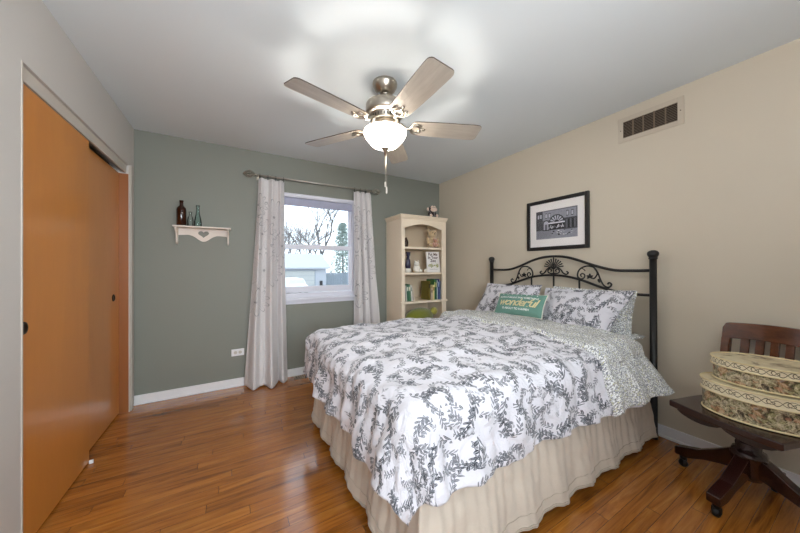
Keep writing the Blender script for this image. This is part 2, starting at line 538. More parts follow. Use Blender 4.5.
def curtain_mat():
    m = Mat('ivory silk with line blossoms', srgb(222, 212, 210), 0.42, Sheen_Weight=0.3)
    co = m.coord('UV')
    # UV is metres (across, down); starburst line flowers at set places
    su = m.n('SeparateXYZ'); m.link(co, su.inputs[0])
    x0, y0 = X(m.nt, su.outputs[0]), X(m.nt, su.outputs[1])
    mask = None
    for (cx, cy, r, n) in ((0.20, 0.40, 0.19, 13), (0.07, 0.58, 0.17, 13), (0.11, 0.96, 0.19, 15), (0.30, 0.70, 0.13, 11), (0.01, 0.28, 0.12, 11), (0.04, 1.28, 0.14, 11)):
        x, y = x0 - cx, y0 - cy
        rr = (x * x + y * y).op('SQRT')
        an = y.op('ARCTAN2', x)
        wav = ((an * (n / 2)).sn()).ab()
        # petal outlines: radius follows |sin| so that the loops close at the centre
        line = (rr / r - wav.op('POWER', 0.6)).ab() * r
        pm = line.lt(0.0055) * rr.lt(r)
        ray = ((an * (n / 2)).sn()).ab() * rr
        pm = pm.mx(ray.gt(-1) * (((an * (n / 2)).cs()).ab() * rr).lt(0.0045) * rr.lt(r * 0.8))
        pm = pm.mx(rr.lt(r * 0.07))
        mask = pm if mask is None else mask.mx(pm)
    n1 = m.noise(m.coord('UV', (14, 60, 1)), 2.5, 3)
    base = m.mix(n1, srgb(238, 231, 228), srgb(250, 247, 246))
    m.color(m.mix(mask * 0.8, base, srgb(92, 88, 94)))
    m.bump(m.noise(m.coord('UV', (2, 3, 1)), 7, 4, 0.6, 0.6), 0.3, 0.02)
    # a little daylight passes through the cloth
    tr = m.n('BsdfTranslucent'); tr.inputs[0].default_value = (0.75, 0.74, 0.78, 1)
    mx = m.n('MixShader'); mx.inputs[0].default_value = 0.33
    m.link(m.b.outputs[0], mx.inputs[1]); m.link(tr.outputs[0], mx.inputs[2])
    m.link(mx.outputs[0], m.nt.nodes['Material Output'].inputs[0])
    return m.m
M['curtain'] = curtain_mat()
M['rod'] = plain('satin silver rod', srgb(196, 190, 182), 0.38, 0.7, 0.04)

# ------------------------------------------------------------------ room shell
T = 0.12
mb = MB(); mb.box(XL - 0.8, XR + T, YF - T, YB + T, -0.12, 0.0); struct(mb.build('floor', M['floor']))
mb = MB(); mb.box(XL - 0.8, XR + T, YF - T, YB + T, H, H + 0.1); struct(mb.build('ceiling', M['ceiling']))
WX0, WX1, WZ0, WZ1 = 0.40, 1.32, 0.845, 2.02           # window opening, back wall
mb = MB()
mb.box(XL - T, WX0, YB, YB + T, 0, H); mb.box(WX1, XR + T, YB, YB + T, 0, H)
mb.box(WX0, WX1, YB, YB + T, 0, WZ0); mb.box(WX0, WX1, YB, YB + T, WZ1, H)
struct(mb.build('wall_back', M['green']))
mb = MB(); mb.box(XR, XR + T, YF - T, YB, 0, H); struct(mb.build('wall_right', M['tan']))
CY0, CY1, CZ = 1.818, 3.235, 2.072                     # closet opening
mb = MB()
mb.box(XL - T, XL, YF, CY0, 0, H); mb.box(XL - T, XL, CY1, YB, 0, H); mb.box(XL - T, XL, CY0, CY1, CZ, H)
struct(mb.build('wall_left', M['greige']))
mb = MB()
mb.box(XL - 0.74, XL - 0.70, CY0 - 0.1, YB, 0, H); mb.box(XL - 0.70, XL - T, CY0 - 0.14, CY0 - 0.1, 0, H); mb.box(XL - 0.74, XL - T, YB, YB + T, 0, H)
struct(mb.build('wall_closet', M['greige']))
FX0, FX1, FZ0, FZ1 = -0.62, 0.98, 0.95, 2.10             # opening for the added fill window, wall behind the camera
mb = MB()
mb.box(XL - T, FX0, YF - T, YF, 0, H); mb.box(FX1, XR, YF - T, YF, 0, H)
mb.box(FX0, FX1, YF - T, YF, 0, FZ0); mb.box(FX0, FX1, YF - T, YF, FZ1, H)
struct(mb.build('wall_front', M['greige']))

def base(name, pts):   # pts: run of (x,y) along wall, profile on the room side (nx,ny)
    mb = MB()
    for (x0, y0, x1, y1) in pts:
        mb.box(min(x0, x1), max(x0, x1), min(y0, y1), max(y0, y1), 0, 0.082)
    struct(mb.build(name, M['white'], bevel=0.004))
mb = MB(); mb.box(XL + 0.001, XR, YB - 0.013, YB, 0, 0.082); mb.box(XL + 0.001, XR, YB - 0.022, YB - 0.013, 0, 0.018)
struct(mb.build('baseboard_back', M['white'], bevel=0.003))
mb = MB(); mb.box(XR - 0.013, XR, YF, YB - 0.023, 0, 0.082); mb.box(XR - 0.022, XR - 0.013, YF, YB - 0.023, 0, 0.018)
struct(mb.build('baseboard_right', M['white'], bevel=0.003))
mb = MB(); mb.box(XL, XL + 0.013, YF, CY0 - 0.02, 0, 0.082); struct(mb.build('baseboard_left', M['white'], bevel=0.003))
mb = MB(); mb.box(XL, XR - 0.023, YF, YF + 0.013, 0, 0.082); struct(mb.build('baseboard_front', M['white'], bevel=0.003))
# closet header board and side casings
mb = MB(); mb.box(XL - 0.028, XL - 0.014, CY0 + 0.002, CY1 - 0.002, 2.008, CZ)
struct(mb.build('trim_1', M['trimgrey'], bevel=0.002))
mb = MB(); mb.box(XL - T, XL - 0.002, CY1 - 0.003, CY1 + 0.001, 0.0, 2.0); struct(mb.build('trim_4', wood('birch jamb', srgb(140, 84, 42), srgb(160, 98, 50), (2, 2, 0.35), 0.4, (0.2, 0.8))))
mb = MB(); mb.box(XL - 0.002, XL + 0.006, CY1 - 0.001, CY1 + 0.022, 0.0, CZ); mb.box(XL - 0.002, XL + 0.012, CY1 + 0.022, CY1 + 0.075, 0, CZ + 0.01)
struct(mb.build('trim_2', M['trimgrey'], bevel=0.002))
mb = MB(); mb.box(XL - T, XL + 0.002, CY0 - 0.008, CY0 + 0.004, 0.0, CZ)
struct(mb.build('trim_3', M['trimgrey'], bevel=0.002))

M['door2'] = wood('birch slab door, redder', srgb(196, 126, 58), srgb(212, 142, 68), (2.0, 2.0, 0.35), 0.32, (0.2, 0.8), 0.25, 0.02)
def closet_door(name, x, y0, y1, py, pz):
    mb = MB(); mb.box(x - 0.030, x, y0, y1, 0.012, 2.0)
    d = struct(mb.build(name, M['door' if name == 'door_1' else 'door2'], bevel=0.002))
    mb = MB()
    Mx = Matrix.Translation((x, py, pz)) @ Matrix.Rotation(radians(90), 4, 'Y')
    mb.lathe([(0.0001, 0.0015), (0.016, 0.0015), (0.019, 0.004), (0.026, 0.005), (0.028, 0.0)], n=24, M=Mx, cap=False)
    mb.build('finger_pull', M['brass'], d)
    return d
closet_door('door_1', XL - 0.016, CY0 + 0.006, 2.515, 1.862, 0.955)
closet_door('door_2', XL - 0.060, 2.46, CY1 - 0.006, 3.10, 0.975)
mb = MB(); mb.box(XL - 0.014, XL + 0.006, 2.500, 2.510, 0.0, 0.022)
tag(mb.build('door_guide', M['white'], bevel=0.002), 'small white floor guide at the foot of the sliding closet doors', 'door guide')

# ------------------------------------------------------------------ windows
def dh_window(name, x0, x1, z0, z1, yin, yout, sgn):
    """double hung window; yin: room side face, sgn +1 when outside is +Y"""
    root = bpy.data.objects.new(name, None); COL.objects.link(root); root.location = ((x0 + x1) / 2, yin, z0); root['kind'] = 'structure'
    cx, oz = (x0 + x1) / 2, z0
    def part(nm, boxes, mat, bev=0.003):
        mb = MB()
        for (a, b, c, d, e, f) in boxes:
            ys = sorted((c * sgn, d * sgn)); mb.box(a - cx, b - cx, ys[0], ys[1], e - oz, f - oz)
        return mb.build(nm, mat, root, bevel=bev)
    w = 0.030
    # jamb box lining
    part('jamb', [(x0, x0 + w, 0.0, 0.118, z0, z1), (x1 - w, x1, 0.0, 0.118, z0, z1), (x0 + w, x1 - w, 0.0, 0.118, z1 - 0.022, z1), (x0 + w, x1 - w, 0.0, 0.118, z0, z0 + 0.03)], M['vinyl'])
    cz = 0.012
    part('casing', [(x0 - 0.035, x0 + 0.012, -cz, 0, z0, z1 + 0.02), (x1 - 0.012, x1 + 0.035, -cz, 0, z0, z1 + 0.02), (x0 + 0.012, x1 - 0.012, -cz, 0, z1 - 0.012, z1 + 0.02)], M['vinyl'])
    part('sill', [(x0 - 0.05, x1 + 0.05, -0.045, 0.0, z0 - 0.002, z0 + 0.022), (x0 - 0.035, x1 + 0.035, -0.014, 0, z0 - 0.045, z0 - 0.002), (x0 + w, x1 - w, 0.0, 0.05, z0 + 0.028, z0 + 0.075)], M['vinyl'])
    return root, part
r1, part = dh_window('window_1', WX0, WX1, WZ0, WZ1, YB, YB + T, 1)
sw = 0.036
lx0, lx1 = WX0 + 0.03, WX1 - 0.03
part('lower_sash', [(lx0, lx0 + sw, 0.028, 0.058, 0.925, 1.472), (lx1 - sw - 0.006, lx1, 0.028, 0.058, 0.925, 1.472), (lx0 + sw, lx1 - sw, 0.028, 0.058, 0.925, 0.995), (lx0 + sw, lx1 - sw, 0.028, 0.058, 1.420, 1.472)], M['vinyl'])
part('upper_sash', [(lx0, lx0 + sw, 0.066, 0.094, 1.42, 1.995), (lx1 - sw + 0.004, lx1, 0.066, 0.094, 1.42, 1.995), (lx0 + sw, lx1 - sw, 0.066, 0.094, 1.42, 1.462), (lx0 + sw, lx1 - sw, 0.066, 0.094, 1.96, 1.995)], M['vinyl'])
part('pane', [(lx0 + sw - 0.005, lx1 - sw + 0.003, 0.041, 0.0445, 0.99, 1.425)], M['glass'], 0)
part('pane', [(lx0 + sw - 0.005, lx1 - sw + 0.006, 0.079, 0.0825, 1.455, 1.965)], M['glass'], 0)
M['shade'] = plain('pale blue grey shade', srgb(168, 170, 192), 0.7)
part('roller_shade', [(lx0 + 0.004, lx1 - 0.004, 0.004, 0.024, 1.905, 1.992)], M['shade'], 0.008)
mb = MB(); mb.box(-0.03, 0.03, 0.012, 0.028, 1.472 - WZ0, 1.480 - WZ0); mb.build('sash_lock', M['vinyl'], r1, bevel=0.002)
r2, part = dh_window('window_added_fill', FX0, FX1, FZ0, FZ1, YF, YF - T, -1)  # unseen window, added to let fill light into the room
part('sash_frame', [(FX0 + 0.03, FX0 + 0.07, 0.04, 0.07, FZ0 + 0.03, FZ1 - 0.022), (FX1 - 0.07, FX1 - 0.03, 0.04, 0.07, FZ0 + 0.03, FZ1 - 0.022), (FX0 + 0.07, FX1 - 0.07, 0.04, 0.07, FZ1 - 0.06, FZ1 - 0.022), (FX0 + 0.07, FX1 - 0.07, 0.04, 0.07, FZ0 + 0.076, FZ0 + 0.11), (0.16, 0.20, 0.04, 0.07, FZ0 + 0.11, FZ1 - 0.06)], M['vinyl'])
part('pane', [(FX0 + 0.066, FX1 - 0.066, 0.053, 0.056, FZ0 + 0.1, FZ1 - 0.055)], M['glass'], 0)

# ------------------------------------------------------------------ ceiling fan
fan = thing('ceiling_fan', 'brushed nickel ceiling fan with five pale blades and a lit bowl', 'ceiling fan', (FAN.x, FAN.y, H))
mb = MB()
mb.lathe([(0.0001, 0.0), (0.082, 0.0), (0.084, -0.008), (0.080, -0.022), (0.068, -0.045), (0.050, -0.068), (0.040, -0.074), (0.0001, -0.074)], n=40, cap=False)
mb.build('canopy', M['nickel'], fan)
mb = MB(); mb.lathe([(0.034, -0.075), (0.032, -0.084), (0.020, -0.090), (0.0125, -0.092), (0.0125, -0.128), (0.030, -0.130)], n=24); mb.build('downrod', M['nickel'], fan)
mb = MB()
mb.lathe([(0.0001, -0.128), (0.050, -0.128), (0.100, -0.136), (0.124, -0.146), (0.128, -0.152), (0.128, -0.205), (0.124, -0.212), (0.106, -0.220), (0.100, -0.222), (0.096, -0.232), (0.090, -0.258), (0.086, -0.262), (0.060, -0.262), (0.0001, -0.262)], n=48, cap=False)
mh = mb.build('motor_housing', M['nickel'], fan)
mb = MB()
for k in range(30):
    a = 2 * pi * k / 30
    Mx = Matrix.Rotation(a, 4, 'Z') @ Matrix.Translation((0.0955, 0, -0.242)) @ Matrix.Rotation(radians(-13), 4, 'Y')
    mb.box(-0.002, 0.003, -0.003, 0.003, -0.009, 0.009, Mx)
mb.build('vent_slots', M['nickeldark'], mh)
mb = MB(); mb.lathe([(0.062, -0.262), (0.066, -0.268), (0.066, -0.292), (0.058, -0.298), (0.098, -0.304), (0.102, -0.314), (0.096, -0.317), (0.0001, -0.318)], n=40, cap=False); mb.build('light_fitter', M['nickel'], fan)
mb = MB()
bp = catmull([(0.128, 0, -0.318), (0.139, 0, -0.326), (0.140, 0, -0.342), (0.128, 0, -0.366), (0.106, 0, -0.394), (0.080, 0, -0.418), (0.044, 0, -0.432), (0.004, 0, -0.436)], 5)
mb.lathe([(p.x, p.z) for p in bp], n=48, cap=False); mb.build('light_bowl', M['bowl'], fan)
mb = MB(); mb.lathe([(0.0001, -0.430), (0.026, -0.431), (0.028, -0.438), (0.018, -0.446), (0.008, -0.454), (0.006, -0.482), (0.0001, -0.484)], n=24, cap=False); mb.build('finial', M['nickel'], fan)
mb = MB(); mb.tube([(0, 0, -0.482), (0.001, 0, -0.62), (0, 0, -0.66)], 0.0016, 6)
mb.tube([(0.012, 0.006, -0.47), (0.014, 0.004, -0.60), (0.012, 0.004, -0.69)], 0.0014, 6)
pc = mb.build('pull_chain', M['nickel'], fan)
mb = MB()
mb.lathe([(0.0001, -0.655), (0.005, -0.660), (0.0065, -0.672), (0.006, -0.69), (0.0001, -0.696)], n=12, cap=False)
mb.build('pull_knob', M['trimgrey'], pc)
mb = MB(); mb.lathe([(0.0001, -0.685), (0.005, -0.69), (0.0065, -0.705), (0.006, -0.73), (0.0001, -0.738)], c=(0.012, 0.004, 0), n=12, cap=False)
mb.build('pull_knob', M['trimgrey'], pc)
blade_pts = []
L0, L1 = 0.175, 0.660
for x, y in ((L1, 0.055), (L1 - 0.004, 0.064), (L1 - 0.012, 0.072), (L1 - 0.024, 0.0765), (L1 - 0.05, 0.078), (0.45, 0.076), (0.3, 0.071), (L0 + 0.04, 0.066), (L0 + 0.018, 0.060), (L0 + 0.005, 0.048), (L0, 0.030)):
    blade_pts.append((x, y))
blade_pts = blade_pts + [(x, -y) for x, y in blade_pts[::-1]]
for k in range(5):
    a = radians(51 + 72 * k)
    Rz = Matrix.Rotation(a, 4, 'Z')
    Mx = Rz @ Matrix.Translation((0, 0, -0.285)) @ Matrix.Rotation(radians(-11), 4, 'X')
    mb = MB(); mb.prism(blade_pts, 0.006, Mx)
    mb.mi = [0, 0] + [1] * (len(mb.f) - 2)
    # UV / grain follows the blade through its own object frame
    me = mb
    b = MB(); b.prism(blade_pts, 0.006); b.mi = [0, 0] + [1] * (len(b.f) - 2)
    bo = b.build('blade', [M['blade'], M['bladeedge']], fan)
    bo.matrix_local = Mx
    c = MB()
    # blade iron: arm from the motor, forked plate with open ring under the blade
    c.tube(catmull([(0.088, 0, 0.030), (0.115, 0, 0.018), (0.140, 0, -0.006), (0.170, 0, -0.009)], 5), 0.008, 8)
    ring = [(0.205 + 0.030 * cos(t), 0.026 * sin(t), -0.008) for t in [2 * pi * i / 24 for i in range(24)]]
    c.tube(ring, 0.0055, 8, closed=True)
    for sgn in (-1, 1):
        c.tube(catmull([(0.165, 0, -0.008), (0.185, sgn * 0.036, -0.008), (0.215, sgn * 0.044, -0.008), (0.238, sgn * 0.034, -0.008)], 5), [0.006] * 15 + [0.004], 8)
        c.ball((0.238, sgn * 0.034, -0.007), 0.009, sz=0.6, n=12)
    c.tube([(0.232, 0, -0.008), (0.262, 0, -0.008)], 0.0055, 8)
    c.ball((0.264, 0, -0.007), 0.010, sz=0.6, n=12)
    co_ = c.build('blade_iron', M['nickel'], bo)

# ------------------------------------------------------------------ wall vent, picture
vent = thing('air_vent', 'painted metal air return grille high on the tan wall', 'air vent', (XR, 0.898, 2.275))
# local: x out of wall negative, y along wall, z
mb = MB()
vw, vh, iw, ih = 0.385, 0.192, 0.318, 0.124
for (a, b, c, d) in ((-vw / 2, -iw / 2, -vh / 2, vh / 2), (iw / 2, vw / 2, -vh / 2, vh / 2), (-iw / 2, iw / 2, -vh / 2, -ih / 2), (-iw / 2, iw / 2, ih / 2, vh / 2)):
    mb.box(-0.006, 0.0, a, b, c, d)
M['ventpaint'] = painted('vent paint', srgb(196, 184, 166), 0.45, 0.02)
mb.build('frame', M['ventpaint'], vent, bevel=0.0015)
mb = MB(); mb.box(-0.0012, 0, -iw / 2, iw / 2, -ih / 2, ih / 2); mb.build('backing', plain('dark duct', srgb(38, 30, 24), 0.8), vent)
mb = MB()
for k in range(11):
    z = -ih / 2 + 0.006 + k * (ih - 0.010) / 10
    mb.box(-0.0045, 0.0025, -iw / 2, iw / 2, -0.0012, 0.0012, Matrix.Translation((-0.002, 0, z)) @ Matrix.Rotation(radians(-35), 4, 'Y'))
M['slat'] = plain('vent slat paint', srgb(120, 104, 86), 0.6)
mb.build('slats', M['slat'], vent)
for k in range(4):
    y = -iw / 2 + (k + 1) * iw / 5
    mb = MB(); mb.box(-0.0065, 0, y - 0.004, y + 0.004, -ih / 2, ih / 2); mb.build('divider', M['slat'], vent)
for s_ in (-1, 1):
    mb = MB(); mb.lathe([(0.0001, -0.0085), (0.003, -0.008), (0.0035, -0.006)], n=10, M=Matrix.Translation((0, s_ * (vw / 2 - 0.018), 0)) @ Matrix.Rotation(radians(90), 4, 'Y'), cap=False)
    mb.build('screw', M['nickeldark'], vent)

pic = thing('framed_picture', 'black framed monochrome street scene print on the tan wall', 'picture', (XR, 1.600, 1.617))
pw, ph, fw = 0.596, 0.490, 0.033
mb = MB()
for (a, b, c, d) in ((-pw / 2, -pw / 2 + fw, -ph / 2, ph / 2), (pw / 2 - fw, pw / 2, -ph / 2, ph / 2), (-pw / 2 + fw, pw / 2 - fw, -ph / 2, -ph / 2 + fw), (-pw / 2 + fw, pw / 2 - fw, ph / 2 - fw, ph / 2)):
    mb.box(-0.026, 0, a, b, c, d)
mb.build('frame', M['black'], pic, bevel=0.006, seg=3)
mb = MB(); mb.box(-0.010, -0.002, -pw / 2 + fw, pw / 2 - fw, -ph / 2 + fw, ph / 2 - fw)
mb.build('mat_board', plain('white mat board', srgb(238, 233, 230), 0.7, 0, 0.02), pic)
# print: layered flat shapes on paper (generic street of shops)
greys = [plain('print grey %d' % i, srgb(g, g, int(g * 1.06) if g < 230 else g), 0.6, 0, 0.35, 70) for i, g in enumerate((42, 78, 112, 150, 190, 224))]
mb = MB()
Pw, Ph = 0.40, 0.275
lay = [0]
def flat(pts, gi):   # points in (y,z) with y measured from the LEFT as seen (left = +Y)
    lay[0] += 1
    mb.cur = gi
    x = -0.0105 - 0.00003 * lay[0]
    mb.add([(x, -py, pz) for py, pz in pts], [tuple(range(len(pts)))])
def rc(x0, x1, z0, z1, gi): flat([(x0, z0), (x1, z0), (x1, z1), (x0, z1)], gi)
rc(-Pw / 2, Pw / 2, -Ph / 2, Ph / 2, 2)
rc(-Pw / 2, Pw / 2, -Ph / 2, -0.055, 3)
rc(-Pw / 2, -0.130, -0.05, Ph / 2, 1); rc(-0.13, 0.19, 0.045, 0.128, 3)
rc(0.075, Pw / 2, -0.06, 0.045, 1)
random.seed(3)
for x in (-0.185, -0.160, -0.105, -0.07, 0.10, 0.145): rc(x, x + 0.022, 0.060, 0.110, 0); 
for x in (-0.185, -0.160, -0.105, -0.07, 0.10, 0.145): rc(x + 0.003, x + 0.019, 0.066, 0.104, 4)
def arch(cx, z0, r, gi, n=14): flat([(cx + r * cos(pi * i / n), z0 + r * sin(pi * i / n)) for i in range(n + 1)], gi)
rc(-0.128, -0.062, -0.058, 0.01, 0); arch(-0.095, 0.01, 0.033, 0); rc(-0.120, -0.070, -0.05, 0.01, 4); arch(-0.095, 0.01, 0.025, 4)
rc(-0.108, -0.082, -0.05, 0.004, 2)
arch(0.010, 0.012, 0.075, 0); arch(0.010, 0.012, 0.066, 4)
for i in range(7):
    a = pi * (i + 0.5) / 7
    flat([(0.010, 0.012), (0.010 + 0.066 * cos(a - 0.1), 0.012 + 0.066 * sin(a - 0.1)), (0.010 + 0.066 * cos(a + 0.1), 0.012 + 0.066 * sin(a + 0.1))], 1)
arch(0.010, 0.012, 0.024, 0)
rc(-0.075, 0.088, 0.004, 0.016, 5); rc(-0.072, 0.085, -0.056, 0.004, 0)
for i in range(16):
    x = -0.068 + i * 0.0094; z = random.uniform(-0.05, -0.03); rc(x, x + 0.006, z, z + random.uniform(0.012, 0.03), random.choice((2, 3, 4, 5)))
for i in range(5): rc(0.100 + i * 0.018, 0.112 + i * 0.018, -0.05, 0.03, random.choice((0, 2)))
for i in range(26):
    x = random.uniform(-0.04, 0.15); z = random.uniform(-0.112, -0.07); w_ = random.uniform(0.006, 0.018); rc(x, x + w_, z, z + w_ * 0.6, random.choice((0, 1, 5, 5, 4)))
for i in range(14):
    z = -0.125 + i * 0.005; rc(-0.185, -0.05 + 0.01 * (i % 3), z, z + 0.0012, 2)
pr = mb.build('print', greys, pic)
mb = MB(); mb.box(-0.0150, -0.0135, -pw / 2 + fw, pw / 2 - fw, -ph / 2 + fw, ph / 2 - fw)
mb.build('glass', glass('picture glass', (1, 1, 1, 1), 1.15), pic)

# ------------------------------------------------------------------ wall shelf with heart, bottles
sh = thing('wall_shelf', 'small cream wall shelf with a heart cut-out', 'wall shelf', (-0.243, YB, 1.585))
mb = MB(); mb.box(-0.226, 0.230, -0.125, 0.0, 0.0, 0.013); mb.build('top_board', M['shelfpaint'], sh, bevel=0.003)
# back board with wavy bottom and heart hole: columns of quads between top / heart / bottom
def heart(t):
    x = 16 * sin(t) ** 3; y = 13 * cos(t) - 5 * cos(2 * t) - 2 * cos(3 * t) - cos(4 * t)
    return x / 16 * 0.044, y / 16 * 0.037 - 0.048
def wavy(x):
    ax = abs(x)
    return -0.058 - 0.036 * sstep(0.12, 0.195, ax) - 0.064 * exp(-(ax / 0.068) ** 2)
hp = [heart(2 * pi * i / 80) for i in range(80)]
def outer(x, y, cx=0.0, cy=-0.046):   # push from the heart centre outwards to the board outline
    dx, dy = x - cx, y - cy
    l = math.hypot(dx, dy) or 1e-6
    dx, dy = dx / l, dy / l
    t = 0.02
    while t < 0.4:
        px, py = cx + dx * t, cy + dy * t
        if abs(px) >= 0.195 or py >= 0 or py <= wavy(px): break
        t += 0.0008
    return max(-0.195, min(0.195, cx + dx * t)), min(0, cy + dy * t)
# dense ring so the outline is followed
N = 320
hp = [heart(2 * pi * i / N) for i in range(N)]
op = []
for i in range(N):
    th = 2 * pi * i / N
    op.append(outer(0 + sin(th), -0.046 + cos(th)))
hp2 = []
for i in range(N):       # matching heart point by angle from centre
    th = 2 * pi * i / N
    best = min(hp, key=lambda q: abs(((atan2(q[0], q[1] + 0.046) - th + pi) % (2 * pi)) - pi))
    hp2.append(best)
mb = MB()
vs = []
for y in (-0.012, 0.0):
    vs += [(p[0], y, p[1]) for p in hp2] + [(p[0], y, p[1]) for p in op]
fs = []
for i in range(N):
    j = (i + 1) % N
    fs += [(i, j, N + j, N + i), (2 * N + i, 3 * N + i, 3 * N + j, 2 * N + j), (i, 2 * N + i, 2 * N + j, j), (N + i, N + j, 3 * N + j, 3 * N + i)]
mb.add(vs, fs); mb.build('back_board', M['shelfpaint'], sh)
bprof = [(0.0, 0.0), (-0.112, 0.0), (-0.112, -0.018), (-0.098, -0.030), (-0.070, -0.050), (-0.052, -0.075), (-0.042, -0.105), (-0.040, -0.135), (-0.026, -0.150), (0.0, -0.152)]
for s_ in (-1, 1):
    mb = MB(); mb.prism(bprof, 0.014, YZ(s_ * 0.204, 0, 0)); mb.build('bracket', M['shelfpaint'], sh, bevel=0.002)

def bottle(name, label, x, y, prof, mat, group=None, cap=None, k=1.3):
    prof = [(a * (1.08 if a > 1e-3 else 1), b * k) for a, b in prof]
    o = MB().lathe(prof, n=28).build(name, mat, None, (x, y, 1.5985))
    return tag(o, label, 'bottle', group)
bt = bottle('glass_bottle', 'tall brown bottle at the left end of the heart shelf', -0.408, YB - 0.065,
       [(0.0001, 0), (0.031, 0), (0.034, 0.004), (0.034, 0.115), (0.031, 0.128), (0.016, 0.142), (0.0125, 0.150), (0.0125, 0.172), (0.015, 0.173), (0.015, 0.182), (0.0001, 0.182)], M['amber'])
bottle('glass_bottle', 'shortest clear glass bottle, between the brown and the aqua bottle', -0.342, YB - 0.055,
       [(0.0001, 0), (0.020, 0), (0.022, 0.004), (0.022, 0.045), (0.019, 0.062), (0.010, 0.078), (0.009, 0.098), (0.012, 0.100), (0.012, 0.106), (0.009, 0.106)], M['clearglass'])
bottle('glass_bottle', 'slim aqua glass bottle with a long neck on the heart shelf', -0.284, YB - 0.060,
       [(0.0001, 0), (0.026, 0), (0.028, 0.005), (0.027, 0.040), (0.021, 0.070), (0.013, 0.095), (0.011, 0.130), (0.011, 0.146), (0.014, 0.148), (0.014, 0.156), (0.010, 0.156)], M['aquaglass'])

# ------------------------------------------------------------------ curtain rod and curtains
RZ, RY = 2.170, YB - 0.075
rod = thing('curtain_rod', 'nickel curtain rod with open cage finials above the window', 'curtain rod', (0.865, RY, RZ))
mb = MB(); mb.tube([(-0.66, 0, 0), (0.66, 0, 0)], 0.0085, 14); mb.build('rod', M['rod'], rod)
for s_ in (-1, 1):
    mb = MB()
    for k in range(6):
        a = 2 * pi * k / 6
        pts = []
        for i in range(13):
            t = i / 12
            rr = 0.004 + 0.030 * sin(pi * t) ** 0.8
            pts.append((s_ * (0.668 + 0.095 * t), rr * cos(a + 1.6 * t), rr * sin(a + 1.6 * t)))
        mb.tube(pts, 0.0036, 6)
    mb.ball((s_ * 0.766, 0, 0), 0.008, n=12); mb.ball((s_ * 0.664, 0, 0), 0.012, n=12)
    mb.build('finial', M['nickel'], rod)
    mb = MB(); mb.box(s_ * 0.635 - 0.006, s_ * 0.635 + 0.006, 0.006, 0.070, -0.012, -0.004); mb.box(s_ * 0.635 - 0.012, s_ * 0.635 + 0.012, 0.068, 0.075, -0.035, 0.03)
    mb.tube([(s_ * 0.635, 0.0105 * cos(t), 0.0105 * sin(t)) for t in [pi + pi * i / 10 for i in range(11)]], 0.003, 6)
    mb.build('bracket', M['nickel'], rod, bevel=0.001)

def curtain(name, label, xt0, xt1, xb0, xb1, zb, nf, yfun, clothw, seed, phase=0.0):
    root = thing(name, label, 'curtain', ((xt0 + xt1) / 2, RY, RZ))
    ox = (xt0 + xt1) / 2
    zt = RZ - 0.030
    def fn(u, v):
        e = v ** 1.25
        x0 = xt0 + (xb0 - xt0) * e; x1 = xt1 + (xb1 - xt1) * v ** 1.1
        x = x0 + (x1 - x0) * u
        amp = 0.019 + 0.028 * v
        ph = 2 * pi * nf * (u + 0.06 * sin(2.2 * v + seed) + 0.05 * sin(5 * u + seed)) + phase
        y = amp * sin(ph) + 0.3 * amp * sin(2.1 * ph + seed)
        x += 0.008 * cos(ph) * v
        n_ = noise.noise(Vector((x * 6, v * 5, seed))) * 0.03 * v + noise.noise(Vector((x * 14, v * 16, seed))) * 0.008 * v ** 3
        y += n_ + yfun(u, v)
        z = zt + (zb - zt) * v
        z += 0.006 * sin(ph) * v * v
        return (x - ox, y, z - RZ)
    mb = MB(); mb.grid(fn, 110, 120, uvf=lambda u, v: (u * clothw, v * (zt - zb)))
    mb.build('panel', M['curtain'], root, solid=0.002)
    for k in range(nf + 1):
        u = k / nf
        x = xt0 + 0.01 + (xt1 - xt0 - 0.02) * u - ox
        c = MB()
        c.tube([(x, 0.015 * cos(t), 0.015 * sin(t)) for t in [2 * pi * i / 16 for i in range(16)]], 0.0022, 6, closed=True)
        c.box(x - 0.003, x + 0.003, -0.004, 0.004, -0.040, -0.014)
        c.build('curtain_ring', M['black'], root)
    return root
curtain('curtain', 'long ivory curtain panel left of the window, reaching the floor', 0.235, 0.485, 0.095, 0.50, 0.012, 3,
        lambda u, v: -0.015 * v - 0.11 * v ** 3 * sin(pi * min(1, u * 1.15)) - 0.03 * v ** 3 * u, 0.34, 1.3, 0.6)
curtain('curtain', 'ivory curtain panel right of the window, beside the cream bookcase', 1.275, 1.515, 1.265, 1.665, 0.02, 3,
        lambda u, v: -0.02 * v - 0.03 * v * v * u, 0.34, 4.1, 2.0)

# ------------------------------------------------------------------ outlet, floor register
ol = thing('wall_outlet', 'white double wall outlet plate low on the green wall', 'wall outlet', (0.045, YB, 0.345))
mb = MB(); mb.box(-0.057, 0.057, -0.006, 0, -0.035, 0.035); mb.build('plate', M['white'], ol, bevel=0.003)
for s_ in (-1, 1):
    mb = MB(); mb.prism(rrect(0.030, 0.030, 0.012), 0.003, XZ(s_ * 0.021, -0.007, 0)); mb.box(s_ * 0.021 - 0.006, s_ * 0.021 - 0.004, -0.0095, -0.006, -0.005, 0.005); mb.box(s_ * 0.021 + 0.004, s_ * 0.021 + 0.006, -0.0095, -0.006, -0.005, 0.005)
    mb.build('socket', M['trimgrey'], ol)
fr = thing('floor_register', 'pale metal floor heating register at the baseboard beyond the bed', 'floor register', (0.74, YB - 0.085, 0.0))
mb = MB(); mb.box(-0.16, 0.16, -0.055, 0.055, 0.0, 0.006); mb.build('frame', plain('register metal', srgb(170, 150, 128), 0.4, 0.4), fr, bevel=0.002)
mb = MB()
for k in range(13): mb.box(-0.14 + k * 0.0225, -0.14 + k * 0.0225 + 0.010, -0.04, 0.04, 0.006, 0.0066)
mb.build('slots', M['nickeldark'], fr)

